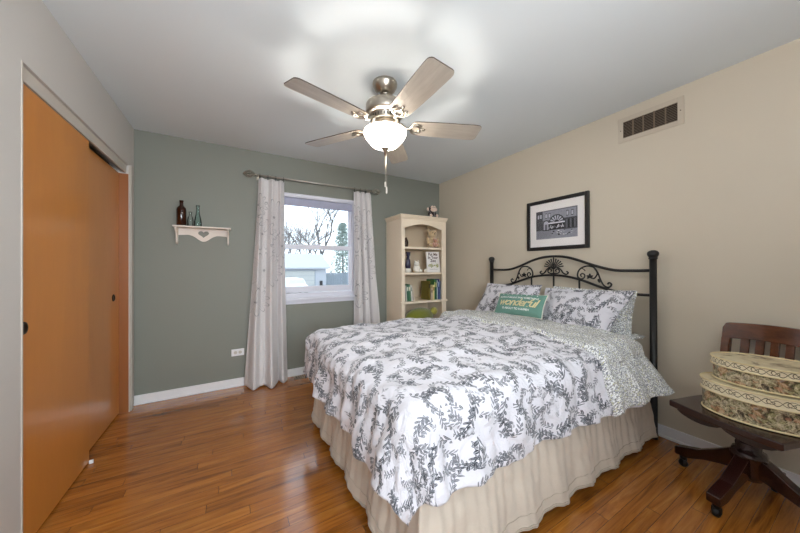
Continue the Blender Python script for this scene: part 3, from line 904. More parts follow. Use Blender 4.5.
# ------------------------------------------------------------------ bed frame and headboard
HX = 2.566                                              # headboard plane
PN, PF = 0.851, 2.313                                   # near and far posts
bed = thing('bed', 'black iron bed frame with an arched scrollwork headboard', 'bed', (HX, (PN + PF) / 2, 0))
by = (PN + PF) / 2
def hy(y): return y - by
for y in (PN, PF):
    mb = MB()
    mb.lathe([(0.0001, 0), (0.024, 0.0), (0.024, 0.03), (0.021, 0.034), (0.0205, 1.262), (0.0001, 1.262)], c=(0, hy(y), 0), n=24, cap=False)
    p_ = mb.build('post', M['black'], bed)
    mb = MB()
    mb.lathe([(0.0001, 1.262), (0.024, 1.262), (0.026, 1.268), (0.0235, 1.276), (0.027, 1.281), (0.032, 1.290), (0.0335, 1.300), (0.031, 1.311), (0.023, 1.320), (0.010, 1.325), (0.0001, 1.322)], c=(0, hy(y), 0), n=28, cap=False)
    mb.build('finial', M['black'], p_)
def yz(pts, x=0): return [(x, hy(a), b) for a, b in pts]
top = [(2.313, 1.182), (2.20, 1.179), (2.062, 1.184), (1.923, 1.224), (1.795, 1.272), (1.688, 1.299), (1.58, 1.306), (1.470, 1.297), (1.365, 1.268), (1.24, 1.222), (1.10, 1.184), (0.97, 1.179), (0.851, 1.182)]
low = [(2.313, 1.005), (2.18, 1.008), (2.063, 1.024), (1.969, 1.056), (1.823, 1.104), (1.70, 1.126), (1.58, 1.132), (1.46, 1.124), (1.34, 1.098), (1.20, 1.050), (1.09, 1.018), (0.98, 1.006), (0.851, 1.005)]
mb = MB(); mb.tube(catmull(yz(top), 8), 0.0112, 10); mb.build('top_rail', M['black'], bed)
mb = MB(); mb.tube(catmull(yz(low), 8), 0.0102, 10); mb.build('lower_rail', M['black'], bed)
mb = MB(); mb.tube(yz([(2.313, 0.40), (0.851, 0.40)]), 0.010, 10); mb.build('bottom_rail', M['black'], bed)
for y, zt in ((2.07, 1.022), (1.806, 1.108), (1.579, 1.131), (1.351, 1.102), (1.09, 1.018)):
    mb = MB(); mb.tube(yz([(y, zt), (y, 0.40)]), 0.0075, 10); mb.build('spindle', M['black'], bed)
# scrollwork
def leafpoly(mb, y, z, ang, l=0.030, w=0.011):
    pts = []
    for i in range(12):
        t = 2 * pi * i / 12
        pts.append((l * cos(t) + (l if 0 else 0), w * sin(t) * (1.0 - 0.35 * cos(t))))
    mb.prism(pts, 0.005, Matrix.Translation((0, hy(y), z)) @ Matrix(((0, 0, 1, 0), (1, 0, 0, 0), (0, 1, 0, 0), (0, 0, 0, 1))) @ Matrix.Rotation(ang, 4, 'Z') @ Matrix.Translation((l, 0, 0)))
def side_scroll(c0, sg):
    """c0: mirror axis; sg=+1 as traced on the near side"""
    def m(pts): return yz([(1.579 + sg * (a - 1.579), b) for a, b in pts])
    mb = MB()
    mb.tube(catmull(m([(1.353, 1.100), (1.366, 1.137), (1.353, 1.180), (1.318, 1.207), (1.277, 1.215), (1.236, 1.203), (1.208, 1.163), (1.189, 1.110), (1.166, 1.064), (1.139, 1.046), (1.116, 1.054), (1.110, 1.073), (1.126, 1.083), (1.136, 1.070)]), 6), 0.0066, 8)
    mb.tube(catmull(m([(1.356, 1.118), (1.341, 1.106), (1.315, 1.113), (1.307, 1.138), (1.324, 1.152), (1.341, 1.140), (1.332, 1.124)]), 6), 0.0058, 8)
    mb.tube(catmull(m([(1.236, 1.203), (1.213, 1.167), (1.213, 1.1435), (1.235, 1.113), (1.252, 1.118)]), 6), 0.0058, 8)
    mb.tube(catmull(m([(1.345, 1.198), (1.318, 1.190), (1.303, 1.174)]), 5), 0.004, 8)
    mb.build('scroll', M['black'], bed)
    yc = 1.579 + sg * (1.267 - 1.579)
    for an in (90, 20, 160, -35, 215):
        mb = MB(); leafpoly(mb, yc, 1.126, radians(an), 0.014, 0.008); mb.build('leaf', M['black'], bed)
    y2 = 1.579 + sg * (1.200 - 1.579)
    mb = MB(); leafpoly(mb, y2, 1.112, radians(-100), 0.017, 0.010); mb.build('leaf', M['black'], bed)
    y3 = 1.579 + sg * (1.120 - 1.579)
    mb = MB(); leafpoly(mb, y3, 1.048, radians(-20 if sg > 0 else 200), 0.014, 0.007); mb.build('leaf', M['black'], bed)
side_scroll(0, 1); side_scroll(0, -1)
mb = MB()
cs = [(1.698, 1.169), (1.713, 1.157), (1.697, 1.142), (1.668, 1.154), (1.646, 1.184), (1.613, 1.204), (1.579, 1.208), (1.545, 1.204), (1.512, 1.184), (1.490, 1.154), (1.461, 1.142), (1.445, 1.157), (1.460, 1.169)]
mb.tube(catmull(yz(cs), 6), 0.0066, 8)
for sg in (1, -1):
    q = [(1.579, 1.150), (1.600, 1.148), (1.628, 1.156), (1.633, 1.176), (1.614, 1.190), (1.598, 1.178), (1.606, 1.166)]
    mb.tube(catmull(yz([(1.579 + sg * (a - 1.579), b) for a, b in q]), 6), 0.0058, 8)
mb.build('scroll', M['black'], bed)
mb = MB()
mb.tube(yz([(1.579, 1.132), (1.579, 1.300)]), 0.005, 8)
for k in range(11):
    a = radians(10 + 16 * k)
    r0, r1_ = 0.022, 0.088 if k % 2 == 0 else 0.086
    pts = [(1.579 + r * cos(a), 1.202 + r * sin(a) * 0.92) for r in (r0, 0.05, r1_)]
    mb.tube(yz(pts), [0.0030, 0.0044, 0.0062], 8)
    mb.ball((0, hy(pts[-1][0]), pts[-1][1]), 0.0066, n=10)
mb.ball((0, 0 + hy(1.579), 1.202), 0.024, sx=0.35, sz=0.6, n=14)
mb.build('shell_ornament', M['black'], bed)
# side rails, foot cross rail and glides under the skirt
for y in (PN + 0.035, PF - 0.035):
    mb = MB(); mb.box(-1.93, -0.02, hy(y) - 0.015, hy(y) + 0.015, 0.17, 0.20); mb.build('side_rail', M['black'], bed, bevel=0.002)
mb = MB(); mb.box(-1.93, -1.90, hy(PN + 0.02), hy(PF - 0.02), 0.155, 0.17); mb.build('cross_rail', M['black'], bed)
for x, y in ((-1.88, PN + 0.10), (-1.88, PF - 0.10), (-0.95, PN + 0.10), (-0.95, PF - 0.10), (-1.88, by)):
    mb = MB(); mb.tube([(x, hy(y), 0.17), (x, hy(y), 0.045)], 0.012, 10)
    lg = mb.build('leg', M['black'], bed)
    mb = MB(); mb.lathe([(0.0001, -0.012), (0.020, -0.012), (0.024, -0.006), (0.024, 0.006), (0.020, 0.012), (0.0001, 0.012)], n=20, cap=False, M=Matrix.Translation((x, hy(y), 0.0245)) @ Matrix.Rotation(radians(90), 4, 'X'))
    mb.build('caster', M['black'], lg)

# ------------------------------------------------------------------ mattress, skirt
BX0, BX1, BY0, BY1 = 0.60, 2.535, 0.875, 2.290
mt = thing('mattress', 'white mattress and base under the floral duvet', 'mattress', ((BX0 + BX1) / 2, (BY0 + BY1) / 2, 0.202))
cxm, cym = (BX0 + BX1) / 2, (BY0 + BY1) / 2
mb = MB(); mb.box(BX0 + 0.02 - cxm, BX1 - cxm, BY0 + 0.02 - cym, BY1 - 0.02 - cym, 0, 0.19); mb.build('box_spring', M['sheet'], mt, bevel=0.02, seg=3)
mb = MB(); mb.box(BX0 + 0.01 - cxm, BX1 - cxm, BY0 + 0.01 - cym, BY1 - 0.01 - cym, 0.192, 0.478); mb.build('mattress_pad', M['sheet'], mt, bevel=0.05, seg=5)

# bed skirt: runs far side -> foot -> near side, gathered, with a scalloped double hem
sk = thing('bed_skirt', 'cream gathered bed skirt with a scalloped hem reaching the floor', 'bed skirt', (cxm, cym, 0.0))
def path(s):      # s in metres from head end on the far side
    xa, xb, ya, yb = BX0 - 0.015, 2.46, BY0 - 0.012, BY1 + 0.012
    L1_, L2_ = xb - xa, yb - ya
    r = 0.03
    if s < L1_: return Vector((xb - s, yb)), Vector((0, 1))
    if s < L1_ + L2_: return Vector((xa, yb - (s - L1_))), Vector((-1, 0))
    return Vector((xa + (s - L1_ - L2_), ya)), Vector((0, -1))
PL = 2 * (2.46 - BX0 + 0.015) + (BY1 - BY0 + 0.024)
def skirt_fn(off=0.0, zlo=0.035, zhi=0.40):
    def fn(u, v):
        s = u * PL
        eps = 0.05
        p0, n0 = path(max(0, s - eps)); p1, n1 = path(min(PL - 1e-4, s + eps))
        p, n = path(s)
        nn = (n0 + n1 + n * 0.01)
        nn.normalize()
        d = 1 - v      # 0 top, 1 hem
        big = sin(2 * pi * s / 0.27 + 1.1 * sin(s * 3.1)) * 0.5 + 0.5
        sm = sin(2 * pi * s / 0.061 + 2.0 * sin(s * 5.3) + 1.7 * noise.noise(Vector((s * 4, 0, 2))))
        o_ = 0.006 + 0.034 * d * big + 0.0035 * sm * (1 - 0.4 * d) + 0.026 * d
        o_ += 0.006 * noise.noise(Vector((s * 9, v * 6, 4)))
        z = zlo + 0.030 * (0.5 + 0.5 * sin(2 * pi * s / 0.27 + 0.9 + 1.1 * sin(s * 3.1))) * (1 - v) + (zhi - zlo) * v
        return (p.x + nn.x * (o_ + off) - cxm, p.y + nn.y * (o_ + off) - cym, z)
    return fn
mb = MB(); mb.grid(skirt_fn(), 900, 22, uvf=lambda u, v: (u * PL, v * 0.36)); mb.build('skirt_cloth', M['skirt'], sk, solid=0.0015)
f0 = skirt_fn(0.0035)
for vv in (0.02, 0.045, 0.175):
    mb = MB(); mb.tube([f0(i / 900, vv) for i in range(901)], 0.0016, 5); mb.build('hem_stitching', M['skirtdark'], sk)

# ------------------------------------------------------------------ duvet
DZ = 0.725
IX0, IX1, IY0, IY1 = 0.596, 2.30, 0.925, 2.245      # flat region before the cloth starts to round over
def duvet_point(a, b, lift=0.0, seed=0.0):
    """a: cloth coord along X, b: cloth coord along Y, metres; returns position"""
    qx = min(max(a, IX0), 9.9); qy = min(max(b, IY0), IY1)
    dx, dy = a - qx, b - qy
    d = math.hypot(dx, dy)
    # puffy crown on the flat part
    ex = min(1, (qx - IX0) / 0.35); ey = min(1, min(qy - IY0, IY1 - qy) / 0.35)
    crown = 0.030 * sstep(0, 1, ex) * sstep(0, 1, ey)
    z = DZ + crown + lift
    if d < 1e-6:
        p = Vector((a, b, z)); nrm = Vector((0, 0, 1)); drop = 0
    else:
        nx, ny = dx / d, dy / d
        r = 0.105
        L = r * pi / 2
        if d < L:
            out, drop = r * sin(d / r), r * (1 - cos(d / r)); th = d / r
            nrm = Vector((nx * sin(th), ny * sin(th), cos(th)))
        else:
            rest = d - L
            flare = radians(7 + 5 * sin(7 * (a - b)))
            if ny < -0.5: flare += radians(34) * sstep(1.55, 2.3, a)
            along = (a * abs(ny) + b * abs(nx)) + 0.35 * atan2(ny, nx)
            wob = sin(along * 2 * pi / 0.24 + 1.3 * sin(along * 5)) * 0.014 * min(1, rest / 0.12) * (1 - 0.85 * min(1, 2.5 * abs(nx * ny)))
            out = r + rest * sin(flare) + wob
            drop = r + rest * cos(flare)
            nrm = Vector((nx * cos(flare), ny * cos(flare), sin(flare)))
        p = Vector((qx + nx * out, qy + ny * out, z - drop))
    # soft wrinkles and puffs
    w1 = noise.noise(Vector((a * 3.2, b * 3.2, seed))) * 0.022
    w2 = noise.noise(Vector((a * 10 + 5, b * 7, seed + 3))) * 0.012 + noise.noise(Vector((a * 22 + 5, b * 17, seed + 4))) * 0.004
    w3 = -abs(noise.noise(Vector((a * 5, b * 5 + 9, seed + 7)))) * 0.016
    t = min(1.0, drop / 0.10) if d > 0 else 0
    rip = (0 if (abs(dx) > 0.02 and abs(dy) > 0.02) else 0.0035) * sin(2 * pi * (a * (abs(dy) > abs(dx)) + b * (abs(dx) >= abs(dy))) / 0.085 + 3 * noise.noise(Vector((a * 4, b * 4, 1)))) * t
    p += nrm * (w1 + w2 + w3 + rip)
    return p + nrm * lift * (0 if d < 1e-6 else 0.6)
dv = thing('duvet', 'white duvet printed with grey botanical sprigs, covering the bed', 'duvet', (cxm, cym, 0.68))
def loc_(p): return (p.x - cxm, p.y - cym, p.z - 0.68)
A0, A1, B0, B1 = IX0 - 0.375, 2.10, IY0 - 0.385, IY1 + 0.36
def corner(a, b):      # round the cloth corners a little
    return a, b
def dfn(u, v):
    a, b = A0 + (A1 - A0) * u, B0 + (B1 - B0) * v
    dx, dy = max(0, IX0 - a), max(0, IY0 - b, b - IY1)
    if dx > 0 and dy > 0:
        k = 1 - 0.13 * min(dx, dy) / 0.37
        a = IX0 - dx * k; b = IY0 - dy * k if b < IY0 else IY1 + dy * k
    edge = 0.012 * noise.noise(Vector((a * 6, b * 6, 11)))
    p = duvet_point(a, b)
    return loc_(p)
mb = MB(); mb.grid(dfn, 260, 300, uvf=lambda u, v: ((A1 - A0) * u, (B1 - B0) * v)); mb.build('floral_cover', M['floral'], dv, solid=0.012)
def bfn(u, v):
    a, b = 1.80 + 0.52 * u, B0 - 0.012 + (B1 - B0 + 0.024) * v
    lift = 0.020 * sstep(0, 0.05, u) * (1 - 0.7 * sstep(0.55, 1.0, u)) + 0.004
    a += 0.03 * noise.noise(Vector((b * 3, 2, 8)))
    a += 0.05 * (v - 0.5)
    return loc_(duvet_point(a, b, lift, 0.0))
mb = MB(); mb.grid(bfn, 60, 300, uvf=lambda u, v: (0.5 * u, (B1 - B0) * v)); mb.build('turned_down_edge', M['ditsy'], dv, solid=0.010)

# fitted sheet / crumpled pillow edge by the near post
# ------------------------------------------------------------------ pillows
def pillow_fn(w, h, t, seed, skew=(0, 0), power=2.6):
    def fn(u, v, side):
        a, b = 2 * u - 1, 2 * v - 1
        edge = max(0, (1 - abs(a) ** power)) * max(0, (1 - abs(b) ** power))
        pin = 1 - 0.055 * (1 - abs(a) ** 2) * 0
        x = a * w / 2 * (1 - 0.05 * (1 - b * b)) + (skew[1] * (a + 1) / 2 + skew[0] * (1 - a) / 2) * (1 - b) / 2
        y = b * h / 2 * (1 - 0.06 * (1 - a * a))
        z = side * t / 2 * edge ** 0.45
        z += 0.010 * noise.noise(Vector((a * 3 + seed, b * 3, seed))) * edge ** 0.5 * side
        z -= side * 0.008 * abs(noise.noise(Vector((a * 2 + seed, b * 4, seed + 5)))) * edge
        return Vector((x, y, z))
    return fn
def pillow_mesh(fn, n=44, uvs=1.0, w=0.6, h=0.4):
    mb = MB()
    for side in (1, -1):
        mb.grid(lambda u, v: fn(u if side > 0 else 1 - u, v, side), n, n, uvf=lambda u, v: (u * w * uvs, v * h * uvs))
    return mb
def pose(base, lean, roll, yawz, h):
    """pillow standing on its long edge: local x along bed width (towards -Y), y up, z towards the foot (-X)"""
    B = Matrix(((0, 0, -1, 0), (-1, 0, 0, 0), (0, 1, 0, 0), (0, 0, 0, 1)))
    return Matrix.Translation(base) @ Matrix.Rotation(yawz, 4, 'Z') @ Matrix.Rotation(lean, 4, 'Y') @ Matrix.Rotation(roll, 4, 'X') @ B @ Matrix.Translation((0, h / 2, 0))
def flange_mesh(w, h, fw, seed, ruffle=0.0, n=160, skew=(0, 0)):
    """flat or ruffled border running round the pillow edge"""
    mb = MB()
    per = []
    for i in range(n):
        t = i / n * 4
        s, f = int(t), t - int(t)
        a, b = [(-1 + 2 * f, -1), (1, -1 + 2 * f), (1 - 2 * f, 1), (-1, 1 - 2 * f)][s]
        per.append((a, b))
    vs, fs, uv = [], [], []
    K = 5
    for i, (a, b) in enumerate(per):
        x = a * w / 2 * (1 - 0.05 * (1 - b * b)) + (skew[1] * (a + 1) / 2 + skew[0] * (1 - a) / 2) * (1 - b) / 2; y = b * h / 2 * (1 - 0.06 * (1 - a * a))
        nx, ny = (a if abs(a) > 0.999 else 0), (b if abs(b) > 0.999 else 0)
        l = math.hypot(nx, ny) or 1
        for k in range(K):
            q = k / (K - 1)
            z = ruffle * sin(i * 2 * pi * 9 / n * 4) * q + 0.004 * noise.noise(Vector((a * 4, b * 4, seed)))
            vs.append((x + nx * fw * q - nx * 0.004, y + ny * fw * q - ny * 0.004, z)); uv.append((i / n * 2.1, q * fw))
    for i in range(n):
        j = (i + 1) % n
        for k in range(K - 1):
            fs.append((i * K + k, j * K + k, j * K + k + 1, i * K + k + 1))
    mb.add(vs, fs, True, uv)
    return mb
def make_pillow(name, label, w, h, t, mat, Mx, seed, group=None, fl=None, skew=(0, 0)):
    root = thing(name, label, 'pillow', group=group)
    root.matrix_world = Mx
    fn = pillow_fn(w, h, t, seed, skew)
    pillow_mesh(fn, 44, 1, w, h).build('cover', mat, root)
    if fl:
        flange_mesh(w, h, fl[0], seed, fl[1], skew=skew).build('flange' if not fl[1] else 'ruffle', fl[2], root, solid=0.004)
    return root
PZ = 0.690
make_pillow('pillow', 'floral pillow leaning on the headboard at the far side, behind the teal cushion', 0.60, 0.36, 0.15, M['floral'],
            pose((2.325, 1.950, PZ), radians(24), radians(-1), radians(2), 0.36), 3.0, fl=(0.022, 0, M['floral']), skew=(-0.09, 0))
make_pillow('pillow', 'floral pillow leaning on the headboard nearest the camera', 0.66, 0.36, 0.15, M['floral'],
            pose((2.290, 1.268, PZ), radians(28), radians(-2), radians(-6), 0.36), 9.0, fl=(0.026, 0, M['floral']), skew=(0, -0.10))
make_pillow('pillow', 'small grey blossom print pillow with ruffled edge behind the near floral pillow', 0.56, 0.33, 0.13, M['ditsy'],
            pose((2.425, 1.235, PZ - 0.005), radians(14), radians(0), radians(0), 0.33), 14.0, fl=(0.035, 0.006, M['ditsy']))
# lowest pillow lying flat, its frilled edge showing at the near side of the head end
Mflat = Matrix.Translation((2.372, 1.218, 0.694)) @ Matrix.Rotation(radians(-3), 4, 'X') @ Matrix.Rotation(radians(90), 4, 'Z')
make_pillow('pillow', 'grey blossom print pillow lying flat beside the near bed post', 0.56, 0.24, 0.06, M['ditsy'], Mflat, 21.0, fl=(0.055, 0.010, M['ditsy']))

# teal cushion with lettering
CW, CH = 0.475, 0.215
Mt = pose((2.165, 1.680, 0.775), radians(30), radians(-2), radians(3), CH)
tc_ = thing('cushion', 'teal lumbar cushion with gold script and white lettering', 'cushion')
tc_.matrix_world = Mt
tfn = pillow_fn(CW, CH, 0.10, 31.0)
pillow_mesh(tfn, 40, 1, CW, CH).build('cover', M['teal'], tc_)
per = []
for i in range(160):
    t = i / 160 * 4; s, f = int(t), t - int(t)
    a, b = [(-1 + 2 * f, -1), (1, -1 + 2 * f), (1 - 2 * f, 1), (-1, 1 - 2 * f)][s]
    per.append((a * CW / 2 * (1 - 0.05 * (1 - b * b)), b * CH / 2 * (1 - 0.06 * (1 - a * a)), 0))
mb = MB(); mb.tube(per, 0.004, 6, closed=True); mb.build('piping', M['tealtrim'], tc_)
def text_mesh(body, size, shear=0.0, offset=0.0, spacing=1.0, res=3):
    cu = bpy.data.curves.new('txt', 'FONT')
    cu.body = body; cu.size = size; cu.align_x = 'CENTER'; cu.align_y = 'CENTER'; cu.shear = shear; cu.offset = offset
    cu.space_character = spacing; cu.resolution_u = res
    ob = bpy.data.objects.new('txt', cu); COL.objects.link(ob)
    bpy.context.view_layer.update()
    dg = bpy.context.evaluated_depsgraph_get()
    me = ob.evaluated_get(dg).to_mesh()
    vs = [tuple(v.co) for v in me.vertices]; fs = [tuple(p.vertices) for p in me.polygons]
    ob.evaluated_get(dg).to_mesh_clear()
    bpy.data.objects.remove(ob); bpy.data.curves.remove(cu)
    return vs, fs
def on_cushion(x, y):
    # invert the pillow mapping approximately
    a = x / (CW / 2); b = y / (CH / 2)
    for _ in range(4):
        a = x / (CW / 2 * (1 - 0.05 * (1 - b * b))); b = y / (CH / 2 * (1 - 0.06 * (1 - a * a)))
    a = max(-0.99, min(0.99, a)); b = max(-0.99, min(0.99, b))
    p = tfn((a + 1) / 2, (b + 1) / 2, 1)
    return (x, y, p.z + 0.0022)
def lettering(nm, body, size, cx, cy, mat, sxx=1.0, **kw):
    vs, fs = text_mesh(body, size, **kw)
    mb = MB(); mb.add([on_cushion(x * sxx + cx, y + cy) for x, y, z in vs], fs)
    return mb.build(nm, mat, tc_)
lettering('small_lettering', 'ALWAYS BELIEVE THAT SOMETHING', 0.024, 0.0, 0.052, M['whiteprint'], 0.95, offset=0.0004)
lettering('script_lettering', 'wonderful', 0.105, 0.0, 0.004, M['gold'], 0.98, shear=0.35, offset=0.0015, spacing=0.86)
lettering('small_lettering', 'IS ABOUT TO HAPPEN', 0.026, 0.0, -0.056, M['whiteprint'], 1.0, offset=0.0004)
for i in range(8):
    x = -0.166 + i * 0.0475
    c = [on_cushion(x + 0.0045 * cos(pi * k / 4), 0.082 + 0.0045 * sin(pi * k / 4)) for k in range(8)]
    mb = MB(); mb.add(c, [tuple(range(8))]); mb.build('dot', M['whiteprint'], tc_)

# ------------------------------------------------------------------ bookcase
BKX, BKY = 2.084, YB - 0.025
bk = thing('bookcase', 'tall cream bookcase with an arched top opening in the corner', 'bookcase', (BKX, BKY, 0))
bw, bd = 0.676, 0.400        # body width, depth ; local y negative = front
fy = -bd                     # front plane
def bp_(nm, boxes, mat=M['cream'], bev=0.002, par=bk):
    mb = MB()
    for b_ in boxes: mb.box(*b_)
    return mb.build(nm, mat, par, bevel=bev)
bp_('side_panel', [(-bw / 2, -bw / 2 + 0.018, fy + 0.019, 0, 0, 1.80)])
bp_('side_panel', [(bw / 2 - 0.018, bw / 2, fy + 0.019, 0, 0, 1.80)])
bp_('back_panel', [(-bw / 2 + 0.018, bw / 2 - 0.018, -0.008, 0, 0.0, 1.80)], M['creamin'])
ox = 0.046
oL, oR = -bw / 2 + ox, bw / 2 - 0.066
bp_('face_stile', [(-bw / 2, oL, fy, fy + 0.018, 0, 1.80)])
bp_('face_stile', [(oR, bw / 2, fy, fy + 0.018, 0, 1.80)])
pts = [(oL, 1.80), (oL, 1.693)] 
arcn = 24
ow = oR - oL; oc = (oL + oR) / 2
for i in range(arcn + 1):
    t = i / arcn
    x = oL + ow * t
    pts.append((x, 1.693 + 0.052 * sin(pi * min(1, max(0, (t - 0.06) / 0.88))) ** 0.85))
pts += [(oR, 1.80)]
mb = MB(); mb.prism(pts, 0.018, Matrix.Translation((0, fy + 0.009, 0)) @ Matrix.Rotation(radians(90), 4, 'X')); mb.build('arched_rail', M['cream'], bk)
mb = MB()
mb.box(-bw / 2 - 0.008, bw / 2 + 0.008, fy - 0.008, 0, 1.80, 1.815)
mb.box(-bw / 2 - 0.014, bw / 2 + 0.014, fy - 0.014, 0, 1.815, 1.833)
mb.box(-bw / 2 - 0.022, bw / 2 + 0.022, fy - 0.022, 0, 1.833, 1.850)
mb.build('crown', M['cream'], bk, bevel=0.006, seg=3)
SH = [1.436, 1.118, 0.43, 0.09]
for z in SH:
    bp_('shelf', [(-bw / 2 + 0.018, bw / 2 - 0.018, fy + 0.019, -0.008, z, z + 0.024)], M['creamin'] if z > 2 else M['cream'])
bp_('waist_shelf', [(-bw / 2 + 0.018, bw / 2 - 0.018, fy + 0.019, -0.008, 0.765, 0.790), (-bw / 2 - 0.012, bw / 2 + 0.012, fy - 0.014, fy + 0.018, 0.765, 0.790)])
bp_('plinth', [(oL, oR, fy, fy + 0.018, 0, 0.09)])

def bxy(x, y): return BKX + 0.012 + x, BKY + y
# soft toys ----------------------------------------------------------
def plush_mat(name, c): 
    m = Mat(name, c, 0.95, Sheen_Weight=0.6)
    co = m.coord()
    n = m.noise(co, 130, 3)
    m.color(m.mix(n, tuple(q * 0.65 for q in c[:3]) + (1,), tuple(min(1, q * 1.15) for q in c[:3]) + (1,)))
    m.bump(n, 0.9, 0.006)
    return m.m
M['fur_dark'] = plush_mat('dark brown plush', srgb(48, 32, 28))
M['fur_pink'] = plush_mat('pale pink plush', srgb(236, 206, 186))
M['fur_tan'] = plush_mat('curly tan plush', srgb(214, 184, 142))
M['fur_rose'] = plush_mat('dusty pink plush', srgb(196, 146, 122))
M['fur_olive'] = plush_mat('olive green plush', srgb(134, 138, 44))
M['fur_yellow'] = plush_mat('yellow green plush', srgb(196, 186, 84))
def toy(name, label, cat, loc, rotz, parts, k=1.0):
    """parts: (name, material, list of ellipsoids (cx,cy,cz,r,sx,sy,sz))"""
    root = thing(name, label, cat, loc, rotz)
    for nm, mt_, els in parts:
        mb = MB()
        for (cx_, cy_, cz_, r_, a_, b_, c_) in els: mb.ball((cx_ * k, cy_ * k, cz_ * k), r_ * k, a_, b_, c_, 20)
        mb.build(nm, mt_, root)
    return root
x, y = bxy(0.150, -0.335)
toy('plush_monkey', 'small dark plush monkey with a pale face on top of the bookcase', 'soft toy', (x, y, 1.851), radians(-12), [
    ('body', M['fur_dark'], [(0, 0, 0.036, 0.034, 1, 0.9, 1.05)]),
    ('head', M['fur_dark'], [(0, -0.008, 0.094, 0.040, 1.05, 0.9, 0.98)]),
    ('face', M['fur_pink'], [(0, -0.034, 0.081, 0.028, 1.15, 0.6, 0.75), (-0.013, -0.032, 0.103, 0.018, 1, 0.8, 1.1), (0.013, -0.032, 0.103, 0.018, 1, 0.8, 1.1)]),
    ('ear', M['fur_pink'], [(-0.047, 0.0, 0.092, 0.018, 0.7, 0.5, 1)]),
    ('ear', M['fur_pink'], [(0.047, 0.0, 0.092, 0.018, 0.7, 0.5, 1)]),
    ('eye', M['fur_dark'], [(-0.011, -0.046, 0.101, 0.0038, 1, 1, 1)]), ('eye', M['fur_dark'], [(0.011, -0.046, 0.101, 0.0038, 1, 1, 1)]),
    ('leg', M['fur_dark'], [(-0.028, -0.026, 0.015, 0.014, 1, 1.9, 1)]), ('leg', M['fur_dark'], [(0.028, -0.026, 0.015, 0.014, 1, 1.9, 1)]),
    ('foot', M['fur_pink'], [(-0.034, -0.052, 0.016, 0.0155, 1, 0.8, 1)]), ('foot', M['fur_pink'], [(0.034, -0.052, 0.016, 0.0155, 1, 0.8, 1)]),
    ('arm', M['fur_dark'], [(-0.036, -0.006, 0.044, 0.011, 1, 1, 2.1)]), ('arm', M['fur_dark'], [(0.036, -0.006, 0.044, 0.011, 1, 1, 2.1)]),
], 1.22)
x, y = bxy(0.196, -0.270)
toy('teddy_bear', 'curly tan teddy bear sitting on the top shelf of the bookcase', 'soft toy', (x, y, 1.461), radians(-10), [
    ('body', M['fur_tan'], [(0, 0, 0.070, 0.062, 1, 0.85, 1.1)]),
    ('head', M['fur_tan'], [(0, -0.010, 0.172, 0.056, 1.05, 0.9, 0.95), (0, -0.055, 0.160, 0.022, 1.1, 0.9, 0.8)]),
    ('ear', M['fur_tan'], [(-0.048, 0, 0.212, 0.022, 1, 0.5, 1)]), ('ear', M['fur_tan'], [(0.048, 0, 0.212, 0.022, 1, 0.5, 1)]),
    ('eye', M['fur_dark'], [(-0.020, -0.056, 0.182, 0.005, 1, 1, 1)]), ('eye', M['fur_dark'], [(0.020, -0.056, 0.182, 0.005, 1, 1, 1)]),
    ('nose', M['fur_dark'], [(0, -0.074, 0.166, 0.007, 1.2, 0.8, 0.8)]),
    ('arm', M['fur_tan'], [(-0.066, -0.020, 0.090, 0.022, 1, 1.1, 1.9)]), ('arm', M['fur_tan'], [(0.066, -0.020, 0.090, 0.022, 1, 1.1, 1.9)]),
    ('leg', M['fur_tan'], [(-0.045, -0.060, 0.028, 0.026, 1, 1.5, 1)]), ('leg', M['fur_tan'], [(0.045, -0.060, 0.028, 0.026, 1, 1.5, 1)]),
], 1.10)
x, y = bxy(0.175, -0.368)
toy('plush_toy', 'small dusty pink soft toy seated in front of the tan teddy bear', 'soft toy', (x, y, 1.461), radians(12), [
    ('body', M['fur_rose'], [(0, 0, 0.036, 0.034, 1, 0.75, 1.05)]),
    ('head', M['fur_rose'], [(0, -0.004, 0.090, 0.030, 1.05, 0.9, 0.95)]),
    ('ear', M['fur_rose'], [(-0.027, 0.004, 0.110, 0.012, 1, 0.5, 1.2)]), ('ear', M['fur_rose'], [(0.027, 0.004, 0.110, 0.012, 1, 0.5, 1.2)]),
    ('arm', M['fur_rose'], [(-0.040, -0.004, 0.046, 0.013, 1, 1, 1.7)]), ('arm', M['fur_rose'], [(0.040, -0.004, 0.046, 0.013, 1, 1, 1.7)]),
])
x, y = bxy(-0.245, -0.320)
mb = MB(); mb.lathe([(0.0001, 0), (0.026, 0), (0.032, 0.02), (0.034, 0.06), (0.026, 0.09), (0.016, 0.102), (0.018, 0.115), (0.0001, 0.116)], n=24, cap=False)
tag(mb.build('jar', plain('dark brown glaze', srgb(52, 34, 24), 0.25), None, (x, y, 1.461)), 'small dark brown jar at the left end of the top bookcase shelf', 'jar')
